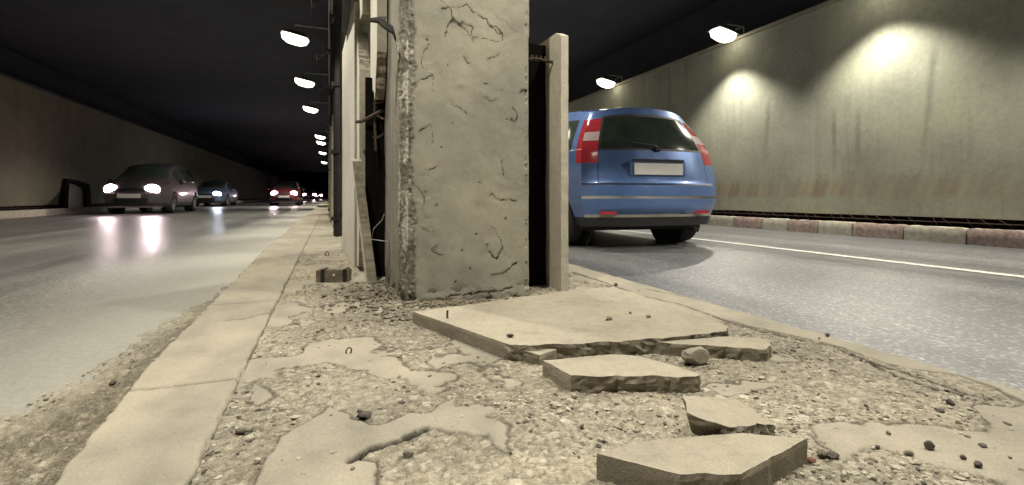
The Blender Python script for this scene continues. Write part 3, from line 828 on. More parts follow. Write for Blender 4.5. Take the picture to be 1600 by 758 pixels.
# ------------------------------------------------------------------ the damaged pillar
PY = 1.872
def pillar_mesh(name, x0, x1, y0, y1, ztop, detail):
    """rounded column, perimeter x height grid pushed along its normals"""
    ch = 0.026
    pts = [(x0+ch, y0), (x1-.008, y0), (x1, y0+.008), (x1, y1), (x0, y1), (x0, y0+ch*1.3)]
    per = []; nor = []; tag_ = []
    step = 0.0036 if detail else 0.05
    for i in range(len(pts)):
        (ax, ay), (bx, by) = pts[i], pts[(i+1) % len(pts)]
        L = math.hypot(bx-ax, by-ay)
        hidden = i in (2, 3)
        n = max(1, int(L/(0.05 if hidden else step)))
        nx, ny = (by-ay)/L, -(bx-ax)/L
        for k in range(n):
            per.append((ax+(bx-ax)*k/n, ay+(by-ay)*k/n)); nor.append((nx, ny)); tag_.append(i)
    per = np.array(per); nor = np.array(nor); tag_ = np.array(tag_)
    for _ in range(2): nor = (np.roll(nor, 1, 0) + 2*nor + np.roll(nor, -1, 0))/4
    nor /= np.linalg.norm(nor, axis=1)[:, None]
    zs = np.concatenate([np.arange(0.08, 1.42, 0.0040), np.linspace(1.42, ztop, 60)]) if detail else np.linspace(0.08, ztop, 40)
    P = np.repeat(per[:, None, :], len(zs), 1); Nn = np.repeat(nor[:, None, :], len(zs), 1)
    Zg = np.repeat(zs[None], len(per), 0)
    arc = np.concatenate([[0], np.cumsum(np.hypot(*np.diff(per, axis=0).T))])
    U = np.repeat(arc[:, None], len(zs), 1) + x0   # unfolded coordinate
    seed = int(y0*10)
    d = 0.006*(fbm(U*5, Zg*5, 4, seed)-.5) + 0.0020*(fbm(U*26, Zg*26, 5, seed+1)-.5)
    tone = 0.5 + 0.5*(fbm(U*4, Zg*4, 4, seed+2)-.5); fl = np.zeros(U.shape); smo = np.ones(U.shape); crk = np.zeros(U.shape)
    if detail:
        T = np.repeat(tag_[:, None], len(zs), 1)
        front = (T == 0)
        xf = P[..., 0]
        # cracks and lifted flakes of the front, read off the photo
        CR = [[(721,33),(726,38),(739,41),(736,54),(740,65)], [(766,40),(772,46),(777,52),(785,54)], [(648,128),(664,122),(675,119)],
              [(705,157),(710,163),(721,169),(729,176)], [(724,87),(732,100)], [(762,92),(772,90),(780,84)], [(715,136),(723,135)],
              [(759,150),(767,158),(777,155)], [(756,128),(761,131)], [(764,305),(771,303),(781,314),(798,312),(807,315)],
              [(757,384),(762,381),(761,391),(776,403),(785,387)], [(661,357),(677,363)], [(671,264),(683,259)], [(783,250),(786,273)],
              [(702,463),(740,458),(774,455),(800,450)], [(770,430),(790,425),(806,410)], [(690,14),(730,8),(742,20)], [(655,205),(672,196)]]
        W1 = xf + 0.016*(fbm(xf*60, Zg*60, 4, 7)-.5); W2 = Zg + 0.016*(fbm(xf*60, Zg*60, 4, 8)-.5)
        ck = np.zeros(U.shape)
        for q, C in enumerate(CR):
            pts2 = [on_y(u, v, y0) for u, v in C]
            dd = line_d(W1, W2, pts2)
            w = 0.0009 + 0.0024*fbm(xf*30, Zg*30, 3, 40+q)**1.5
            ck = np.maximum(ck, np.exp(-(dd/w)**2)*front*(0.55+0.6*(fbm(xf*40, Zg*40, 2, 60+q) > .42)))
            up = line_d(W1, W2-0.010, pts2)
            d = d + 0.0010*np.exp(-(up/0.012)**2)*front*sstep(.3,.6,fbm(xf*35,Zg*35,2,80+q))
            lo = line_d(W1, W2+0.012, pts2)
            d = d - 0.0009*np.exp(-(lo/0.016)**2)*front
        ct = fbm(xf*3.6 + .25*fbm(xf*14, Zg*14, 4, 205), Zg*3.6 + .25*fbm(xf*14, Zg*14, 4, 206), 3, 201)
        cm = sstep(.50, .62, fbm(xf*9, Zg*9, 3, 207))
        ck = np.maximum(ck*.8, .75*np.exp(-((ct-.5)/.0045)**2)*cm*front)
        ck = np.clip(ck, 0, 1)
        for (u, v) in ((682,320),(744,366),(722,392),(708,192),(668,62),(791,186),(785,140),(640,100),(700,100),(690,230),(755,240),(680,390),(735,420),(790,340),(666,300),(748,285),(712,440)):
            px, pz = on_y(u, v, y0)
            rr = 0.0028 + 0.003*random.random()
            ck = np.maximum(ck, np.exp(-(np.hypot((W1-px)*1.0, (W2-pz)*1.2)/rr)**2)*front)
        d -= 0.0035*ck + 0.0008*sstep(.5,.53,ct)*cm*front
        # chipped flakes
        f1, f2, cid = worley(U*11+.4*fbm(U*20, Zg*20, 3, 5), Zg*11+.4*fbm(U*20, Zg*20, 3, 6), 77)
        chip = sstep(.02, .16, f2-f1)*(cid > .93)*front*.6
        d -= 0.0028*chip
        # eroded left corner: rough aggregate band
        wobb = 0.035*(fbm(Zg*6, Zg*0, 5, 91)-.5) + .022*(fbm(U*40, Zg*40, 4, 92)-.5)
        corner = np.where(front, 1-sstep(0.012, 0.030, xf - (x0+ch) + wobb), np.where(T == 5, 1.0, np.where(T == 4, 1-sstep(.0, .05, P[..., 1]-y0-.06+wobb*1.5), 0)))
        g1, g2, gid = worley(U*75, Zg*75, 12)
        peb = np.sqrt(np.clip(1-(g1/.55)**2, 0, 1))
        paint = (fbm(U*26, Zg*10, 4, 30) > .60) & (corner > .4) & ~front
        d += corner*(-0.006 + 0.003*peb*(gid > .3) + 0.007*(fbm(U*60, Zg*60, 5, 13)-.5))
        d += paint*0.004
        # right front arris nibbled
        ar = np.where(front, sstep(x1-.022, x1-.008, xf + .016*(fbm(Zg*30, Zg*0, 4, 15)-.5)), 0)
        d -= ar*0.006*(fbm(Zg*45, xf*20, 3, 16) > .5)
        # spalled foot
        foot = np.exp(-((Zg-.13)/.05)**2)
        g3 = fbm(U*20, Zg*26, 5, 18)
        d += foot*(0.02*(g3-.45))
        ck = np.maximum(ck, foot*(g3 < .42)*.8)
        left = (T == 4)
        vs_ = fbm(U*40, Zg*3.5, 4, 19)
        d += left*0.008*(vs_-.5)
        tone = np.clip(0.55 + .5*(fbm(U*4, Zg*4, 4, 3)-.5) + corner*(.16*(gid-.5) + .7*(fbm(U*30, Zg*14, 4, 33)-.5) - .02 - .22*front) - ck*.9 + left*(vs_-.5)*.8, 0, 1)
        smo = np.clip(1 - corner*1.2 - ck*1.3 - .35*chip - left*.5 - foot*.7, 0, 1)
        crk = np.clip(1.1*ck, 0, 1)
        fl = np.clip(paint*.95 + corner*(gid > .95)*.5, 0, 1)
    Pd = P + Nn*d[..., None]
    V = np.concatenate([Pd, Zg[..., None]], -1).reshape(-1, 3)
    me = np_mesh(name, V, grid_quads(len(per), len(zs), True))
    set_attr(me, np.stack([tone, smo, fl, crk], -1).reshape(-1, 4))
    return me

def rough_slab(name, poly, thick, axis_fn, mats, parent=None, jag=None, rows=4, seed=0, amp=0.004, seg=0.012):
    """extruded polygon with worn edges. poly: 2-D points; axis_fn(px, py, depth) -> 3-D; jag[i]: roughness of edge i"""
    rnd = random.Random(seed)
    n = len(poly); out = []; jagl = []
    for i in range(n):
        (ax, ay), (bx, by) = poly[i], poly[(i+1) % n]
        L = math.hypot(bx-ax, by-ay); m = max(2, int(L/seg)) if (jag and jag[i]) or L < .4 else max(2, int(L/(seg*2)))
        nx, ny = (by-ay)/(L+1e-9), -(bx-ax)/(L+1e-9)
        j = (jag[i] if jag else 0) or 0
        for k in range(m):
            t = k/m; x = ax+(bx-ax)*t; y = ay+(by-ay)*t
            e = (mnoise.noise((x*22+seed, y*22, 3.3)) + .6*mnoise.noise((x*70+seed, y*70, 1.3)))
            w = math.sin(PI*t)**.4 if k else 0
            dd = e*(amp*.35 + j*.011)*w
            out.append((x+nx*dd, y+ny*dd)); jagl.append(j)
    N_ = len(out)
    bm = bmesh.new(); rings = []
    cx = sum(p[0] for p in out)/N_; cy = sum(p[1] for p in out)/N_
    for r in range(rows+1):
        f = r/rows; ring = []
        for (x, y), j in zip(out, jagl):
            e = mnoise.noise((x*45+seed, y*45, f*3.1+9)) * (0.0008 + j*0.008) * (1 if 0 < r else 0)
            und = j * f * 0.010 * (mnoise.noise((x*14, y*14, seed)) + .3)
            dx, dy = x-cx, y-cy; L = math.hypot(dx, dy)+1e-9
            q = e - und
            bev = -0.0015 if r == 0 else 0
            ring.append(bm.verts.new(axis_fn(x+dx/L*(q+bev), y+dy/L*(q+bev), thick*f + (0.0008*rnd.random() if r == 0 else 0))))
        rings.append(ring)
    for r in range(rows):
        for k in range(N_):
            fc = bm.faces.new((rings[r][k], rings[r][(k+1) % N_], rings[r+1][(k+1) % N_], rings[r+1][k]))
            fc.material_index = 2 if jagl[k] > .3 else 1
    f0 = bm.faces.new(rings[0]); f1 = bm.faces.new(rings[-1][::-1]); f1.material_index = 1
    bmesh.ops.triangulate(bm, faces=[f0, f1])
    return from_bm(name, bm, mats, parent)

SLABM = [M['slab'], M['slab_cut'], M['slab_broken']]
PANM = [M['panel_pale'], M['panel_edge'], M['slab_broken']]
def yz_panel(name, poly, x, thick, label, cat="panel", lean=0.0, yaw=0.0, jag=None, group=None, seed=0, mats=None):
    """upright cladding slab parallel to the road: poly in (y, z), outer face at x, thickness towards +x"""
    y0, z0 = poly[0]
    fn = lambda y, z, d: (x + d + (z-z0)*lean + (y-y0)*yaw, y, z)
    o = rough_slab(name, poly, thick, fn, mats or PANM, None, jag, rows=4, seed=seed, amp=.006)
    return tag(o, label, cat, group)

pil = empty("concrete_pillar", (0, 0, 0))
link("shaft", pillar_mesh("shaft", 0.258, 0.79, PY, 2.46, 4.0, True), M['pillar'], pil)
rough_slab("lining", [(1.93, .12), (2.46, .12), (2.46, 1.24), (1.93, 1.24)], .018, lambda y, z, d: (.792+d, y, z), [M['slab_cut']]*3, pil, seed=4)
rough_slab("lining", [(1.93, 1.245), (2.46, 1.245), (2.46, 3.4), (1.93, 3.4)], .020, lambda y, z, d: (.793+d, y, z), [M['panel']]*3, pil, seed=5)
bm = bmesh.new()       # bent steel hook on the left arris
hk = [on_y(617, 66, 1.93), on_y(612, 52, 1.93), on_y(600, 45, 1.93), on_y(588, 38, 1.93), on_y(576, 39, 1.93)]
prev = None
for i, (x, z) in enumerate(hk):
    w = (.012, .022, .026, .016, .008)[i]
    ring = [bm.verts.new((x, 1.90 - i*.006 + dy, z + dz)) for dy, dz in ((-.012, -w/2), (.012, -w/2), (.012, w/2), (-.012, w/2))]
    if prev:
        for k in range(4): bm.faces.new((prev[k], prev[(k+1) % 4], ring[(k+1) % 4], ring[k]))
    else: bm.faces.new(ring)
    prev = ring
bm.faces.new(prev[::-1])
x_, z_ = on_y(597, 33, 1.9)
v1 = [bm.verts.new(p) for p in ((x_-.016, 1.89, z_+.012), (x_+.016, 1.89, z_+.016), (x_+.002, 1.885, z_-.016), (x_-.016, 1.915, z_+.012), (x_+.016, 1.915, z_+.016), (x_+.002, 1.915, z_-.016))]
for f in ((0,1,2), (5,4,3), (0,3,4,1), (1,4,5,2), (2,5,3,0)): bm.faces.new([v1[i] for i in f])
from_bm("hook", bm, M['steel'], pil)
bm = bmesh.new()
p0, p1, p2, p3 = on_y(597, 345, 2.2), on_y(584, 358, 2.25), on_y(581, 374, 2.3), on_y(600, 378, 2.2)
add_tube(bm, [(p0[0]+.01, 2.2, p0[1]+.03), (p0[0], 2.22, p0[1]), (p1[0], 2.26, p1[1]), (p2[0], 2.3, p2[1]), (p3[0]+.02, 2.2, p3[1])], .0022, 6)
from_bm("wire", bm, M['pipe'], pil)
tag(pil, "broad concrete pillar with cracked front and crumbling left corner, nearest on the median", "pillar")

for q, y in enumerate((5.4, 9.1, 12.9, 16.7, 21, 26, 32, 40)):
    p = empty("concrete_pillar", (0, 0, 0))
    link("shaft", pillar_mesh("shaft", 0.10 if q == 0 else .06, 0.80, y, y+.7, 4.0, False), M['pillar'], p)
    bm = bmesh.new()
    xx = .075 if q == 0 else .035
    add_tube(bm, [(xx, y-.06, .13), (xx, y-.06, 3.9)], .028, 8)
    add_tube(bm, [(xx-.02, y+.06, .13), (xx-.02, y+.06, 3.9)], .018, 8)
    for zb in (.3, 1.0, 1.7, 2.4, 3.1): add_box(bm, xx-.06, xx+.03, y-.10, y+.10, zb, zb+.035)
    from_bm("drain_pipe", bm, M['steel'], p)
    tag(p, f"concrete pillar with side pipes, {['second','third','fourth','fifth','sixth','seventh','eighth','ninth'][q]} along the median from the camera", "pillar", "pillars along the median")

# cladding slabs still standing along the median
yz_panel("cladding_panel", [(1.905, .128), (3.05, .128), (3.05, 1.30), (1.96, 1.29), (1.905, 1.262)], .956, .036, "tall thin concrete cladding slab standing right of the front pillar", seed=1, mats=[M['panel'], M['panel'], M['slab_broken']])
yz_panel("cladding_panel", [(2.985, .13), (4.07, .135), (4.07, 1.70), (2.985, 1.70)], .137, .05, "large pale cladding slab standing on the left edge behind the leaning shard", yaw=-.04, seed=2, mats=[M['panel_pale'], M['panel_edge'], M['panel_edge']])
yz_panel("cladding_panel", [(2.70, .40), (2.80, .16), (2.97, .14), (2.97, 1.52), (2.86, 1.42), (2.72, 1.24)], .150, .058, "narrow broken cladding slab just behind the dark gap left of the pillar", seed=3, jag=[1, 1, 0, 0, 1, .2])
yz_panel("cladding_panel", [(2.30, 1.22), (2.42, 1.02), (2.52, 1.12), (2.68, .98), (2.69, 2.5), (2.30, 2.5)], .205, .045, "upper cladding slab with jagged lower edge beside the hook on the pillar", seed=4, jag=[1, 1, 1, 0, 0, 0])
yz_panel("cladding_panel", [(2.72, 1.54), (2.96, 1.58), (2.96, 2.6), (2.72, 2.6)], .165, .05, "grey upper cladding slab above the narrow broken one", seed=5, jag=[.6, 0, 0, 0])
yz_panel("broken_shard", [(2.36, .118), (2.60, .12), (2.52, .55), (2.475, .735), (2.44, .72), (2.40, .42)], .172, .042, "thin broken concrete shard leaning upright against the left cladding slabs", "shard", lean=-.115, seed=6, jag=[0, .5, .6, .3, .5, .3])
nm = ["third", "fourth", "fifth", "sixth", "seventh", "eighth"]
for q, (y, x) in enumerate(((6.9, .03), (8.05, .0), (10.2, -.02), (11.4, -.02), (14.0, -.03), (17.9, -.03))):
    yz_panel("cladding_panel", [(y, .13), (y+1.1, .13), (y+1.1, 1.65), (y, 1.65)], x, .05, f"far pale cladding slab left of the median pillars, {nm[q]} from the camera", group="far cladding slabs along the median", seed=10+q)
for q, (y, x) in enumerate(((3.15, .96), (6.3, .97), (8.0, .97))):
    yz_panel("cladding_panel", [(y, .13), (y+1.1, .13), (y+1.1, 1.28), (y, 1.28)], x, .04, f"{['first','second','third'][q]} cladding slab behind the standing right one", group="hidden right cladding slabs", seed=20+q)
# added black sheets standing in for shade in the gaps between pillar and cladding
for nm_, x0, x1, y, zt, lab in (("shade_sheet", .806, .953, 2.06, 1.262, "black sheet standing in for shade between the pillar and the right cladding slab"), ("shade_sheet", .17, .275, 2.56, 1.16, "black sheet standing in for shade in the gap left of the front pillar")):
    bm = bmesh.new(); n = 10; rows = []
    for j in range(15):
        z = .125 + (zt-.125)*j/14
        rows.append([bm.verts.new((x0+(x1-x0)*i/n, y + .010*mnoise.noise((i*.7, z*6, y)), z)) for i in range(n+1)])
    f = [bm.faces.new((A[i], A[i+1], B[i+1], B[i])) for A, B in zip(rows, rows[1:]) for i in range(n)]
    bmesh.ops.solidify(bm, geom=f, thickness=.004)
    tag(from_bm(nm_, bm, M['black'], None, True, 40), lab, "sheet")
# bars that tie the cladding to the pillars
t = empty("tie_bar", (0, 0, 0))
bm = bmesh.new()
add_tube(bm, [(.80, 2.02, 1.17), (.87, 2.0, 1.175), (.955, 1.99, 1.165)], .007, 6)
for k in range(5): add_tube(bm, [(.83+.022*k, 2.0, 1.165), (.835+.022*k, 2.0, 1.19)], .006, 5)
from_bm("rod", bm, M['rust'], t)
tag(t, "short rusty tie bar between the pillar and top of the right cladding slab", "tie bar")
bm = bmesh.new()
add_box(bm, .02, .24, 3.0, 3.06, 1.74, 1.80); add_box(bm, .08, .12, 2.98, 3.6, 1.715, 1.738)
tag(from_bm("support_bracket", bm, M['steel']), "dark steel bracket above the large pale cladding slab", "bracket")
bm = bmesh.new()
for (z, dz) in ((1.02, .0), (.93, .03), (.86, -.02)):
    add_tube(bm, [(.25, 2.44, z), (.22, 2.5, z+dz), (.205, 2.62, z+.01)], .006, 6)
add_tube(bm, [(.215, 2.5, 1.06), (.212, 2.52, .95), (.218, 2.5, .78)], .007, 6)
add_tube(bm, [(.25, 2.46, .98), (.15, 2.55, .93), (.13, 2.6, .935)], .009, 6)
tag(from_bm("reinforcement_bars", bm, M['rust']), "rusty bent reinforcement bars sticking out of the dark gap left of the pillar", "rebar")
# conduit carried along the lamps on the left side
bm = bmesh.new()
add_tube(bm, [(.0, 2.6, 3.84), (.0, 8, 3.84), (.0, 20, 3.84), (0, 50, 3.84)], .022, 6)
add_tube(bm, [(.04, 2.6, 3.74), (.04, 8, 3.73), (.04, 20, 3.74), (.04, 50, 3.74)], .012, 6)
tag(from_bm("cable_conduit", bm, M['pipe']), "dark cable conduit running above the median behind the lamps", "conduit")

# ------------------------------------------------------------------ broken slabs on the ground
def ground_slab(name, px, z0, thick, label, jag, gx=0, gy=0, seed=0, cat="slab", parent=None, ref=0):
    x0, y0 = at(px[ref][0], px[ref][1], z0)
    P = [on_plane(u, v, z0, gx, gy, x0, y0) for u, v in px]
    fn = lambda x, y, d: (x - gx*d, y - gy*d, z0 + gx*(x-x0) + gy*(y-y0) - d)
    o = rough_slab(name, [(p[0], p[1]) for p in P], thick, fn, SLABM, parent, jag, rows=5, seed=seed)
    return tag(o, label, cat) if label else o
S1 = empty("broken_slab", (*at(850, 495, .172), .13))
o = ground_slab("slab_body", [(645,487),(797,539),(880,538),(940,534),(1000,531),(1060,526),(1138,517),(1139,511),(1095,491),(1030,470),(960,448),(900,452),(840,461),(760,472),(700,480)],
    .172, .042, None, [0,1,1,1,1,1,.6,.4,.4,.4,.2,0,0,0,0], seed=31)
o.parent = S1; o.location = -S1.location
bm = bmesh.new(); x, y = at(699, 497, .172); add_tube(bm, [(x, y, .170), (x, y, .196)], .0035, 8)
b = from_bm("bolt", bm, M['rust'], S1); b.location = -S1.location
tag(S1, "largest broken concrete slab lying flat at the foot of the front pillar", "slab")
ground_slab("broken_slab", [(1016,533),(1062,531),(1140,525),(1202,530),(1206,540),(1199,546),(1120,541),(1050,537)], .162, .042, "long narrow slab piece broken off the right front of the largest slab", [0,0,.4,.6,.5,1,1,1], seed=32)
ground_slab("broken_slab", [(796,542),(866,540.5),(871,546),(843,555)], .158, .030, "small slab chip at the front left corner of the largest slab", [0,.3,.2,.6], seed=33)
ground_slab("broken_slab", [(848,563),(955,553),(1000,556),(1050,570),(1090,583),(1094,587),(1000,588),(892,587)], .166, .038, "middle broken slab with rough front edge in front of the largest slab", [0,0,.4,.4,.5,1,1,.1], seed=34)
ground_slab("broken_slab", [(1065,617),(1110,619),(1155,625),(1210,664),(1150,668),(1105,658),(1072,644)], .190, .034, "small tilted slab chunk propped behind the frontmost slab", [.2,.2,.5,1,.9,.9,.2], gx=-.25, gy=.10, seed=35)
ground_slab("broken_slab", [(932,708),(995,690),(1070,682),(1160,676),(1262,684.5),(1160,741),(1062,742)], .170, .044, "frontmost broken slab with a pointed right end at the bottom of the photo", [0,.2,.2,0,.1,.5,.1], seed=36)

def rock(name, u, v, size, flat, mat, label, cat="stone", seed=0, z=None):
    x, y = at(u, v, ZM if z is None else z)
    rnd = random.Random(seed)
    bm = bmesh.new(); bmesh.ops.create_icosphere(bm, subdivisions=3, radius=1)
    cuts = [(Vector((rnd.gauss(0, 1), rnd.gauss(0, 1), rnd.gauss(0, .7))).normalized(), .55+.35*rnd.random()) for _ in range(7)]
    sx, sy = .8+.5*rnd.random(), .7+.3*rnd.random()
    for vt in bm.verts:
        p = vt.co.copy()
        for nrm, dd in cuts:
            e = p.dot(nrm)-dd
            if e > 0: p -= nrm*e
        p *= 1 + .12*mnoise.noise(vt.co*2.5 + Vector((seed, 0, 0)))
        vt.co = Vector((p.x*size*sx, p.y*size*sy, p.z*size*flat))
    zmin = min(vt.co.z for vt in bm.verts)
    zb, _ = surf_z([x], [y])
    zb = zb[0] if z is None else z
    for vt in bm.verts: vt.co += Vector((x, y, zb - zmin - size*.08))
    return tag(from_bm(name, bm, mat, None, True, 25), label, cat)
rock("concrete_chunk", 1087, 569, .030, .75, [M['slab_cut']], "angular concrete chunk between the narrow slab piece and the middle slab", "chunk", 3)
ST_ = [
 (1452,703,.014,.8,'darkstone',"largest round dark stone on the smooth patch at the lower right"),
 (1527,731,.011,.7,'darkstone',"dark stone at the right edge of the lower right group, closest to the bottom"),
 (1505,719,.008,.7,'darkstone',"small dark stone between the two bigger ones at the lower right"),
 (1535,699,.011,.35,'darkstone',"flat dark flake on the smooth patch at the lower right"),
 (1420,712,.012,.5,'stone',"flat grey stone at the left of the dark stones at the lower right"),
 (1388,680,.007,.7,'stone',"tiny pale stone alone on the smooth patch right of the frontmost slab"),
 (1485,634,.013,.7,'darkstone',"dark stone in the gravel near the right edge of the median"),
 (1468,644,.013,.4,'darkstone',"flat dark stone beside another one near the right edge of the median"),
 (1293,527,.010,.8,'darkstone',"dark stone on the right edge strip of the median beside the road"),
 (1280,531,.007,.8,'stone',"small grey stone in front of the dark one on the right edge strip"),
 (962,447,.018,.6,'darkstone',"dark lump on the crack behind the largest slab"),
 (1283,715,.014,.7,'stone',"grey stone touching the pointed end of the frontmost slab"),
 (1300,716,.016,.45,'darkstone',"dark elongated stone beside the pointed end of the frontmost slab"),
 (1268,723,.012,.6,'brick',"reddish brick chip at the pointed end of the frontmost slab"),
 (1225,582,.008,.8,'kerb_pale',"white pebble in the gravel right of the narrow slab piece"),
 (570,654,.020,.5,'darkstone',"dark stone in the hollow of the large smooth patch"),
 (638,714,.013,.8,'stone',"grey stone in the gravel inside the curve of the large smooth patch"),
 (382,673,.020,.5,'stone',"flat grey stone beside the inner side of the left kerb"),
 (461,654,.012,.3,'kerb_pale',"pale chip left of the large smooth patch"),
 (703,576,.006,.8,'kerb_pale',"white pebble in the gravel left of the middle slab"),
 (240,567,.005,.8,'darkstone',"tiny dark stone on the left kerb stone"),
]
for q, (u, v, s, f, m, lab) in enumerate(ST_):
    rock("stone", u, v, s*.68, f, [M[m]], lab, "stone", 100+q)
for q, (u, v, s, f, m, z, lab) in enumerate((
 (176,602,.015,.6,'darkstone',.035,"largest dark stone in the grit beside the left kerb"),
 (168,627,.013,.5,'darkstone',.03,"dark stone in the grit just below the largest one"),
 (113,643,.018,.35,'kerb_pale',.02,"flat white flake in the grit beside the left kerb"),
 (68,650,.012,.3,'kerb_pale',.006,"thin white flake at the road side of the grit"),
 (90,628,.010,.6,'darkstone',.006,"small dark stone alone on the road left of the grit"),
 (85,665,.014,.7,'darkstone',.015,"dark stone left of the grit near the lower left"),
 (32,708,.010,.8,'darkstone',.012,"dark pebble near the left edge of the photo"),
 (160,665,.013,.5,'stone',.03,"grey flat stone in the grit against the left kerb"),
 (497,507,.012,.6,'darkstone',.16,"small stone in the corner of the largest slab top"),
)):
    if lab.startswith("small stone in the corner"): u, v, z = 797, 527, .172
    rock("stone", u, v, s*.75, f, [M[m]], lab, "stone", 200+q, z=z)
for q, (u, v, s) in enumerate(((951,500,.010), (1013,496,.008), (985,490,.006))):
    rock("stone", u, v, s, .6, [M['stone']], ["grey crumb in the middle of the largest slab top", "right grey crumb on the largest slab top", "tiny crumb at the back of the largest slab top"][q], "stone", 300+q, z=.172)

# flakes of dirt and rubble heaped round the foot of the pillar: nobody could count them
n = 900
a = RNG.random(n)
cx = np.where(a < .6, .20, .42); cy = np.where(a < .6, 1.96, 1.80)
xx = cx + .10*RNG.standard_normal(n); yy = cy + np.where(a < .6, .22, .05)*RNG.standard_normal(n)
ok = ((yy < 1.865) | (xx < .25)) & (xx > -.1) & (yy > 1.6)
ok &= ~((xx > .30) & (yy < 1.78))
xx, yy = xx[ok], yy[ok]
zz, _ = surf_z(xx, yy)
V = np.repeat(ICO_V[None], len(xx), 0)*(0.6+.8*RNG.random((len(xx), 12, 1)))
gravel("rubble", np.stack([xx, yy, zz+.004], -1), 0.003 + .012*RNG.random(len(xx))**2.2, "dark rubble flakes heaped round the foot of the front pillar", simple("rubble", (.17, .145, .105), .95, var=.6, scale=30, bump=.6))

# dusty metal box lying by the shard
x, y = at(519, 442, ZM); zb = ZM
bx = empty("metal_box", (x, y, zb), math.radians(-17))
bm = bmesh.new(); add_box(bm, -.078, .078, 0, .06, -.004, .062)
bmesh.ops.bevel(bm, geom=bm.edges[:], offset=.004, segments=2, affect='EDGES')
from_bm("case", bm, simple("dusty_box", (.17, .14, .10), .85, var=.4, scale=40, bump=.5), bx)
for xs_ in (-.045, .060):
    bm = bmesh.new(); add_box(bm, xs_-.009, xs_+.009, -.006, .064, -.002, .066)
    bmesh.ops.bevel(bm, geom=bm.edges[:], offset=.002, segments=1, affect='EDGES')
    from_bm("strap", bm, M['steel'], bx)
bm = bmesh.new(); bmesh.ops.create_uvsphere(bm, u_segments=12, v_segments=8, radius=.008, matrix=Matrix.Translation((.008, -.002, .036)))
from_bm("bolt", bm, M['kerb_pale'], bx, True)
tag(bx, "small dusty metal box with two dark straps lying left of the pillar", "box")
def ring(u, v, r, tilt, lab):
    x, y = at(u, v, ZM); bm = bmesh.new()
    pts = [(r*.62*math.cos(q*2*PI/20), 0, r*math.sin(q*2*PI/20)) for q in range(21)]
    add_tube(bm, pts, r*.16, 7, False)
    o = from_bm("metal_ring", bm, M['rust'], None, True)
    o.location = (x, y, ZM + r*.85); o.rotation_euler = (.3, tilt, -.3)
    tag(o, lab, "ring")
ring(545, 554, .011, .45, "rusty metal ring standing up on the smooth patch left of the slabs")
ring(511, 400, .018, .2, "small dark ring on the ground far left behind the metal box")

# dark irregular frame leaning on the left wall
fr = empty("wall_frame", (WXL + .05, 20.1, .17))
bm = bmesh.new(); rnd = random.Random(5)
out = [(-.92, 0), (-.80, .45), (-.62, .95), (.2, .90), (.88, .80), (.90, .3), (.88, 0)]
def wav(P, k): return [(a+rnd.uniform(-.03, .03), b + (rnd.uniform(-.03, .03) if b > 0 else 0)) for a, b in P]
inner = [(-.72, 0.02), (-.62, .42), (-.50, .83), (.1, .77), (.52, .66), (.56, .3), (.54, 0)]
A = [[bm.verts.new((dx - b*.06, a, b)) for a, b in out] for dx in (.14, .0)]
B = [[bm.verts.new((dx - b*.06, a, b)) for a, b in inner] for dx in (.14, .0)]
for k in range(len(out)-1):
    bm.faces.new((A[0][k], A[0][k+1], B[0][k+1], B[0][k])); bm.faces.new((A[1][k], B[1][k], B[1][k+1], A[1][k+1]))
    bm.faces.new((A[0][k], A[1][k], A[1][k+1], A[0][k+1])); bm.faces.new((B[0][k], B[0][k+1], B[1][k+1], B[1][k]))
for k in (0, -1): bm.faces.new((A[0][k], B[0][k], B[1][k], A[1][k]))
from_bm("rim", bm, M['black'], fr)
bm = bmesh.new()
for dx in (.05, .03):
    vs = [bm.verts.new((dx - b*.06 + .01*rnd.random(), a, b)) for a, b in inner]; bm.faces.new(vs)
from_bm("back_board", bm, M['panel_pale'], fr)
tag(fr, "black irregular frame round a pale board standing against the left wall", "frame")

# ------------------------------------------------------------------ cars
def car_paint(name, col, metal=0.3):
    m, nt, nd, lk, p = new_mat(name)
    tc = nd.new("ShaderNodeTexCoord")
    no = N(nt, "ShaderNodeTexNoise", Scale=5.0, Detail=6.0, Roughness=.65); lk.new(tc.outputs["Object"], no.inputs[0])
    r = ramp(nt, no.outputs[0], [(.3, tuple(c*.85 for c in col)), (.7, tuple(c*1.08 for c in col))]); lk.new(r.outputs[0], p.inputs["Base Color"])
    r2 = ramp(nt, no.outputs[0], [(.3, (.28,)*3), (.75, (.45,)*3)]); lk.new(r2.outputs[0], p.inputs["Roughness"])
    p.inputs["Metallic"].default_value = metal
    p.inputs["Coat Weight"].default_value = 1.0; p.inputs["Coat Roughness"].default_value = 0.06
    return m
M['glass'] = simple("car_glass", (0.035, 0.045, 0.036), 0.10, var=.4, scale=3, spec=0.9)
M['rubber'] = simple("black_rubber", (0.02, 0.02, 0.021), 0.8, var=.4, scale=30)
M['trim'] = simple("black_trim", (0.022, 0.022, 0.024), 0.55, var=.3, scale=20)
M['rim'] = simple("alloy_rim", (0.35, 0.35, 0.36), 0.35, 0.9, var=.2)
M['plate'] = simple("number_plate", (0.88, 0.87, 0.84), 0.4, var=.03)
M['chrome'] = simple("chrome", (0.7, 0.7, 0.7), 0.15, 1.0, var=.05)
M['tail'] = simple("tail_lens", (0.28, 0.03, 0.04), 0.15, var=.2, scale=20, emit=(1.0, .05, .06), estr=.07, coat=.6)
M['tailclear'] = simple("clear_lens", (0.62, 0.50, 0.50), 0.12, var=.1, coat=.6)
M['head_pink'] = simple("headlight_warm", (.9, .85, .85), .2, var=0, emit=(1.0, .68, .74), estr=34)
M['head_blue'] = simple("headlight_xenon", (.9, .9, .9), .2, var=0, emit=(.66, .80, 1.0), estr=40)
M['head_off'] = simple("headlight_off", (.25, .26, .28), .15, var=.1, coat=.6)

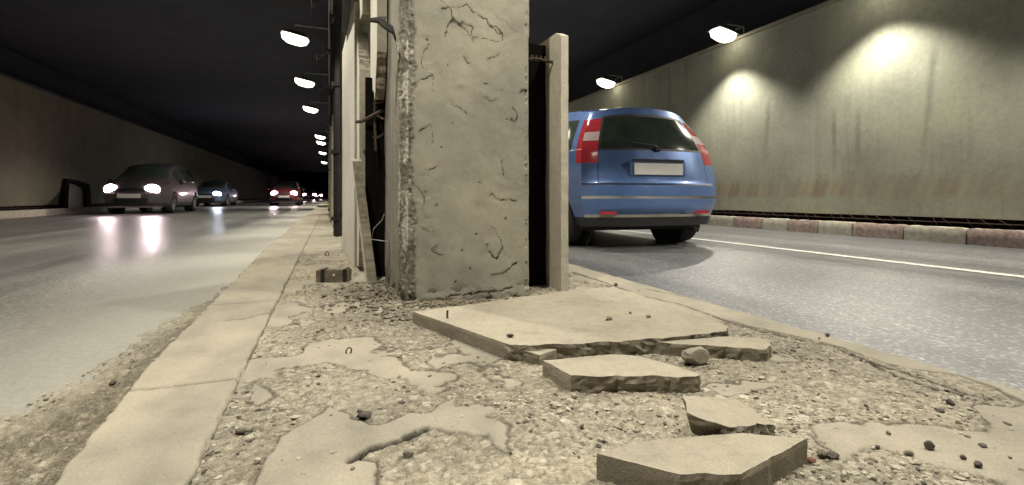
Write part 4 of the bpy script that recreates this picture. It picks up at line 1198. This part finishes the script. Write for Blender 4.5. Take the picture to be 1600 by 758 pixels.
SX = [0, .12, .3, .5, .62, .8, 1.0]
MPV = dict(L=4.3,
  Ty=[.42,.78,1.4,2.1,2.6,3.35,4.08], Tz=[1.47,1.53,1.57,1.56,1.48,1.06,.82], Tx=[.57,.60,.61,.61,.60,.70,.60],
  By=[.20,.60,1.3,2.1,2.75,3.42,4.16], Bz=[1.0,.99,.97,.95,.93,.92,.72], Bx=[.79,.84,.855,.86,.86,.84,.70],
  My=[.13,.60,1.3,2.1,2.75,3.45,4.20], Mz=[.58,.58,.58,.58,.58,.58,.55], Mx=[.82,.862,.87,.875,.875,.86,.72],
  Sy=[.18,.60,1.3,2.1,2.75,3.45,4.14], Sz=[.24]*7, Sx=[.74,.80,.81,.81,.81,.80,.66], axles=(.72, 3.32), r=.315)
SEDAN = dict(L=4.6,
  Ty=[.12,.62,1.15,2.0,2.45,3.3,4.4], Tz=[.98,1.04,1.36,1.43,1.36,.99,.74], Tx=[.64,.64,.57,.58,.58,.68,.58],
  By=[.10,.60,1.2,2.0,2.6,3.35,4.48], Bz=[.90,.92,.90,.88,.86,.85,.66], Bx=[.78,.83,.85,.86,.86,.84,.70],
  My=[.06,.60,1.2,2.0,2.7,3.4,4.52], Mz=[.55]*7, Mx=[.80,.86,.87,.875,.875,.86,.72],
  Sy=[.12,.60,1.2,2.0,2.7,3.4,4.46], Sz=[.2]*7, Sx=[.74,.80,.81,.81,.81,.80,.66], axles=(.85, 3.6), r=.31)
HATCH = dict(MPV); HATCH.update(L=3.9, Ty=[.40,.7,1.25,1.85,2.25,2.95,3.72], Tz=[1.38,1.44,1.48,1.47,1.40,1.0,.80],
  By=[.18,.55,1.2,1.85,2.4,3.02,3.80], My=[.12,.55,1.2,1.85,2.4,3.05,3.84], Sy=[.17,.55,1.2,1.85,2.4,3.05,3.78], axles=(.66, 3.0))

def make_car(spec, loc, rz, paint, heads, label, fine=True, group=None, tails=True):
    root = empty("car", loc, rz)
    c = spec
    ns = 66 if fine else 40
    sv = np.unique(np.concatenate([np.linspace(0, 1, ns), [.04, .27, .295, .49, .515, .635, .745, .79]]))
    tv = np.unique(np.concatenate([np.linspace(0, 1, 34 if fine else 22), [.10, .13, .30, .325, .43, .445, .60, .62, .72, .735, .94, .955]]))
    def curve(k): return np.stack([pchip(SX, c[k+a], sv) for a in ('x', 'y', 'z')], -1)
    Cs = [curve(k) for k in 'SMBT']
    tk = [0, .35, .7, 1.0]
    G = np.zeros((len(sv), len(tv), 3))
    for i in range(len(sv)):
        for a in range(3): G[i, :, a] = pchip(tk, [Cs[q][i, a] for q in range(4)], tv)
    nA = 41 if fine else 25
    av = np.unique(np.concatenate([np.linspace(-1, 1, nA), [-.812, -.8, -.77, .77, .8, .812, -.93, .93, -.62, .62, -.52, .52]]))
    ends = 1-np.abs(av)**3
    crown = 1-av**2
    parts = {}
    def put(part, side, P):
        bm = parts.setdefault((part, side), bmesh.new())
        vs = [bm.verts.new(p) for p in P]
        try: bm.faces.new(vs)
        except ValueError: pass
    R = c['r']; RA = R+.055
    zax = R
    # sides
    for sg in (-1, 1):
        Gs = G.copy(); Gs[..., 0] *= sg
        for ya in c['axles']:
            d = np.hypot(Gs[..., 1]-ya, Gs[..., 2]-zax)
            near = np.abs(d-RA) < .045
            f = np.where(near, RA/np.maximum(d, .01), 1)
            Gs[..., 1] = ya + (Gs[..., 1]-ya)*f; Gs[..., 2] = zax + (Gs[..., 2]-zax)*f
        for i in range(len(sv)-1):
            for j in range(len(tv)-1):
                Q = [Gs[i, j], Gs[i+1, j], Gs[i+1, j+1], Gs[i, j+1]]
                cy = sum(q[1] for q in Q)/4; cz = sum(q[2] for q in Q)/4
                if any(math.hypot(cy-ya, cz-zax) < RA-.004 for ya in c['axles']): continue
                s_, t_ = (sv[i]+sv[i+1])/2, (tv[j]+tv[j+1])/2
                if .735 < t_ < .94 and ((.06 < s_ < .27) or (.295 < s_ < .49) or (.515 < s_ < .70)) and Q[2][2]-Q[1][2] > .004: p = ('side_window', sg*10 + (0 if s_ < .28 else 1 if s_ < .5 else 2))
                elif t_ < .10: p = ('sill', sg)
                elif s_ < .035 and .62 < t_ < .94 and tails: p = ('tail_light', sg)
                else: p = ('body', 0)
                put(*p, Q if sg > 0 else Q[::-1])
    # rear
    bul = .13
    E = G[0]
    for j in range(len(tv)-1):
        for k in range(len(av)-1):
            def pt(jj, kk):
                a = av[kk]
                b = bul + (.05*sstep(.13, .2, tv[jj])*(1-sstep(.43, .45, tv[jj])))
                return (E[jj, 0]*a, E[jj, 1]-b*ends[kk], E[jj, 2] + (.05*crown[kk] if tv[jj] > .99 else .05*crown[kk]*max(0, tv[jj]-.7)/.3))
            Q = [pt(j, k), pt(j, k+1), pt(j+1, k+1), pt(j+1, k)]
            t_ = (tv[j]+tv[j+1])/2; a_ = abs(av[k]+av[k+1])/2; sg = 1 if av[k]+av[k+1] > 0 else -1
            if t_ < .10: p = ('rear_valance', 0)
            elif .10 <= t_ < .13: p = ('bumper_strip', 1)
            elif .30 < t_ < .325: p = ('bumper_strip', 0)
            elif t_ < .43: p = ('rear_bumper', 0)
            elif t_ < .445: p = ('tailgate_seam', 0)
            elif fine and .445 < t_ < .62 and .80 < a_ < .812: p = ('tailgate_seam', 0)
            elif .735 < t_ < .94 and a_ < .77: p = ('rear_window', 0)
            elif .62 < t_ < .94 and a_ > .80 and tails:
                p = ('tail_light_lens', sg) if .80 < t_ < .845 else ('tail_light', sg)
            elif .72 < t_ < .955 and a_ < .80: p = ('window_seal', 0)
            else: p = ('body', 0)
            put(*p, Q[::-1])
    # top strip
    T = Cs[3]
    fb = .24
    def tp(i, k):
        s = sv[i]
        wr = max(0, 1-s/.12); wf = float(sstep(.45, 1.0, np.array(s)))
        cr = .05 if s < .6 else .05 + .02*float(sstep(.6, .9, np.array(s)))
        if s > .9: cr *= (1-s)/.1*.6+.4
        return (T[i, 0]*av[k], T[i, 1]-bul*ends[k]*wr + fb*ends[k]*wf, T[i, 2]+cr*crown[k])
    for i in range(len(sv)-1):
        for k in range(len(av)-1):
            Q = [tp(i, k), tp(i, k+1), tp(i+1, k+1), tp(i+1, k)]
            s_ = (sv[i]+sv[i+1])/2; a_ = abs(av[k]+av[k+1])/2
            if spec is SEDAN and .14 < s_ < .29 and a_ < .9: p = ('rear_window', 0)
            else: p = ('windscreen', 0) if .635 < s_ < .79 and a_ < .93 else ('hood', 0) if s_ > .8 else ('body', 0)
            put(*p, Q)
    # front
    E = G[-1]
    def fp(j, k):
        t = tv[j]
        return (E[j, 0]*av[k], E[j, 1]+fb*ends[k] + .03*float(sstep(.1, .2, np.array(t))*(1-sstep(.45, .5, np.array(t))))*ends[k], E[j, 2] + .028*crown[k]*max(0, t-.7)/.3)
    for j in range(len(tv)-1):
        for k in range(len(av)-1):
            Q = [fp(j, k), fp(j, k+1), fp(j+1, k+1), fp(j+1, k)]
            t_ = (tv[j]+tv[j+1])/2; a_ = abs(av[k]+av[k+1])/2; sg = 1 if av[k]+av[k+1] > 0 else -1
            if .50 < t_ < .955 and .52 < a_ < .97: p = ('headlight', sg)
            elif .55 < t_ < .80 and a_ < .5: p = ('grille', 0)
            elif .10 < t_ < .26 and a_ < .62: p = ('air_intake', 0)
            elif t_ < .10: p = ('front_valance', 0)
            elif t_ < .44: p = ('front_bumper', 0)
            else: p = ('body', 0)
            put(*p, Q)
    mats = dict(body=paint, hood=paint, rear_bumper=paint, front_bumper=paint, sill=M['trim'], rear_valance=M['trim'], front_valance=M['trim'], bumper_strip=M['chrome'] if fine else M['trim'],
                tailgate_seam=M['trim'], rear_window=M['glass'], windscreen=M['glass'], side_window=M['glass'], tail_light=M['tail'], tail_light_lens=M['tailclear'], window_seal=M['trim'], grille=M['trim'], air_intake=M['trim'])
    for (part, sd), bm in parts.items():
        bmesh.ops.remove_doubles(bm, verts=bm.verts, dist=.0008)
        m = mats.get(part)
        if part == 'headlight': m = M['head_off']
        if part == 'bumper_strip': m = M['chrome'] if sd == 0 else M['panel']
        if part == 'bumper_strip' and not fine: m = M['trim']
        o_ = from_bm(part, bm, m, root, True, 38)
        if part == 'headlight' and heads[0 if sd < 0 else 1] is not M['head_off']:
            co = [v.co for v in o_.data.vertices]; c_ = sum(co, Vector())/len(co)
            b_ = bmesh.new(); bmesh.ops.create_uvsphere(b_, u_segments=20, v_segments=12, radius=1, matrix=Matrix.Translation((c_.x, c_.y+.005, c_.z-.01)) @ Matrix.Rotation(-sd*.35, 4, 'Z') @ Matrix.Diagonal((.20, .07, .145, 1)))
            from_bm("glowing_lens", b_, heads[0 if sd < 0 else 1], o_, True)
    W = max(c['Mx'])
    bm = bmesh.new(); add_box(bm, -.70, .70, .25, c['L']-.35, .19, .34); from_bm("underbody", bm, M['rubber'], root)
    for ya in c['axles']:
        for sg in (-1, 1):
            bm = bmesh.new(); add_lathe(bm, [(RA+.01, sg*.0), (RA+.01, sg*.02), (.05, sg*.02), (.05, 0)], 24)
            q = from_bm("wheel_arch", bm, M['rubber'], root); q.location = (sg*(W-.30), ya, zax)
            bm = bmesh.new()
            add_lathe(bm, [(.04, sg*.10), (.06, sg*.105), (.19, sg*.075), (.205, sg*.09), (.205, -sg*.08), (.04, -sg*.08)], 20)
            for k in range(5):
                a = 2*PI*k/5
                add_tube(bm, [(sg*.10, .04*math.cos(a), .04*math.sin(a)), (sg*.088, .2*math.cos(a), .2*math.sin(a))], .022, 6)
            wh = from_bm("wheel", bm, M['rim'], root, True, 35); wh.location = (sg*(W-.13), ya, zax)
            bm = bmesh.new()
            add_lathe(bm, [(.205, sg*.085), (.25, sg*.105), (R-.025, sg*.10), (R-.004, sg*.08), (R, sg*.05), (R, -sg*.05), (R-.004, -sg*.08), (R-.03, -sg*.1), (.205, -sg*.085)], 32)
            from_bm("tyre", bm, M['rubber'], wh, True, 40)
    for sg in (-1, 1):
        bm = bmesh.new(); bmesh.ops.create_uvsphere(bm, u_segments=14, v_segments=10, radius=1, matrix=Matrix.Diagonal((.10, .06, .075, 1)))
        q = from_bm("mirror", bm, paint, root, True); q.location = (sg*(W+.10), c['By'][5]-.45, c['Bz'][5]+.06)
    # plates
    def plate(y, z, rot):
        bm = bmesh.new(); add_box(bm, -.29, .29, -.006, .006, -.06, .06)
        bmesh.ops.bevel(bm, geom=bm.edges[:], offset=.003, segments=1, affect='EDGES')
        q = from_bm("number_plate", bm, M['plate'], root); q.location = (0, y, z)
    jf = int(np.argmin(np.abs(tv-.40))); plate(G[-1][jf, 1] + fb + .05, G[-1][jf, 2]-.03, 0)
    if fine:
        jr = int(np.argmin(np.abs(tv-.58)))
        bm = bmesh.new(); add_box(bm, -.34, .34, -.02, .02, -.09, .075)
        bmesh.ops.bevel(bm, geom=bm.edges[:], offset=.012, segments=2, affect='EDGES')
        q = from_bm("plate_recess", bm, paint, root); q.location = (0, G[0][jr, 1]-bul-.002, G[0][jr, 2]+.01)
        plate(G[0][jr, 1]-bul-.032, G[0][jr, 2]-.005, 0)
        bm = bmesh.new(); add_box(bm, -.30, .30, -.022, .016, 0, .022)
        q = from_bm("tailgate_handle", bm, M['trim'], root); q.location = (0, G[0][jr, 1]-bul-.015, G[0][jr, 2]+.075)
        bm = bmesh.new(); add_tube(bm, [(0, 0, 0), (-.05, -.02, .03), (-.30, .02, .06)], .007, 6); add_box(bm, -.03, .03, -.02, .03, -.02, .02)
        jw = int(np.argmin(np.abs(tv-.74))); q = from_bm("wiper", bm, M['trim'], root); q.location = (.04, G[0][jw, 1]-bul-.012, G[0][jw, 2]+.005)
        for sg in (-1, 1):
            bm = bmesh.new(); add_box(bm, -.09, .09, -.008, .008, -.016, .016)
            jb = int(np.argmin(np.abs(tv-.16))); q = from_bm("reflector", bm, M['tail'], root); q.location = (sg*.56, G[0][jb, 1]-bul*.62-.03, G[0][jb, 2])
        bm = bmesh.new(); add_tube(bm, [(.45, .10, .2), (.45, -.02, .2)], .03, 12); from_bm("exhaust_pipe", bm, M['steel'], root)
    for sg, hm in zip((-1, 1), heads):
        if hm in (M['head_pink'], M['head_blue']):
            ld = bpy.data.lights.new("headlight_beam", 'SPOT'); ld.energy = 220
            ld.color = (1.0, .84, .86) if hm is M['head_pink'] else (.75, .86, 1.0)
            ld.spot_size = math.radians(50); ld.spot_blend = 1.0; ld.shadow_soft_size = .08
            lo = bpy.data.objects.new("headlight_beam", ld); COL.objects.link(lo); lo.parent = root
            lo.location = (sg*.52, c['L']+.05, .66); lo.rotation_euler = (math.radians(86), 0, 0)
    tag(root, label, "car", group)
    return root

blue = car_paint("blue_paint", (.11, .20, .46))
make_car(MPV, (3.20, 4.12, 0), math.radians(-4), blue, (M['head_off'],)*2, "blue people carrier seen from behind on the right carriageway")
plum = car_paint("plum_paint", (.11, .09, .098), .4)
van = make_car(MPV, (-5.62, 22.0, 0), PI, plum, (M['head_pink'],)*2, "dark oncoming people carrier with two glowing headlights, nearest on the left carriageway", fine=False)
van.scale = (1.0, 1.0, 1.05)
navy = car_paint("navy_paint", (.16, .22, .34), .4)
make_car(SEDAN, (-6.15, 34.2, 0), PI, navy, (M['head_blue'], M['head_off']), "low dark saloon with one bluish headlight lit, behind the nearest oncoming car", fine=False)
maroon = car_paint("maroon_paint", (.26, .05, .06), .4)
make_car(HATCH, (-2.5, 35.1, 0), PI, maroon, (M['head_pink'],)*2, "dark red oncoming hatchback in the lane beside the median", fine=False)
make_car(HATCH, (-2.1, 62, 0), PI, plum, (M['head_pink'],)*2, "farthest oncoming car, only the glare of its headlights showing beyond the red hatchback", fine=False)
make_car(MPV, (-1.9, 92, 0), PI, maroon, (M['head_pink'],)*2, "tiny pair of headlights at the far end of the left carriageway", fine=False)
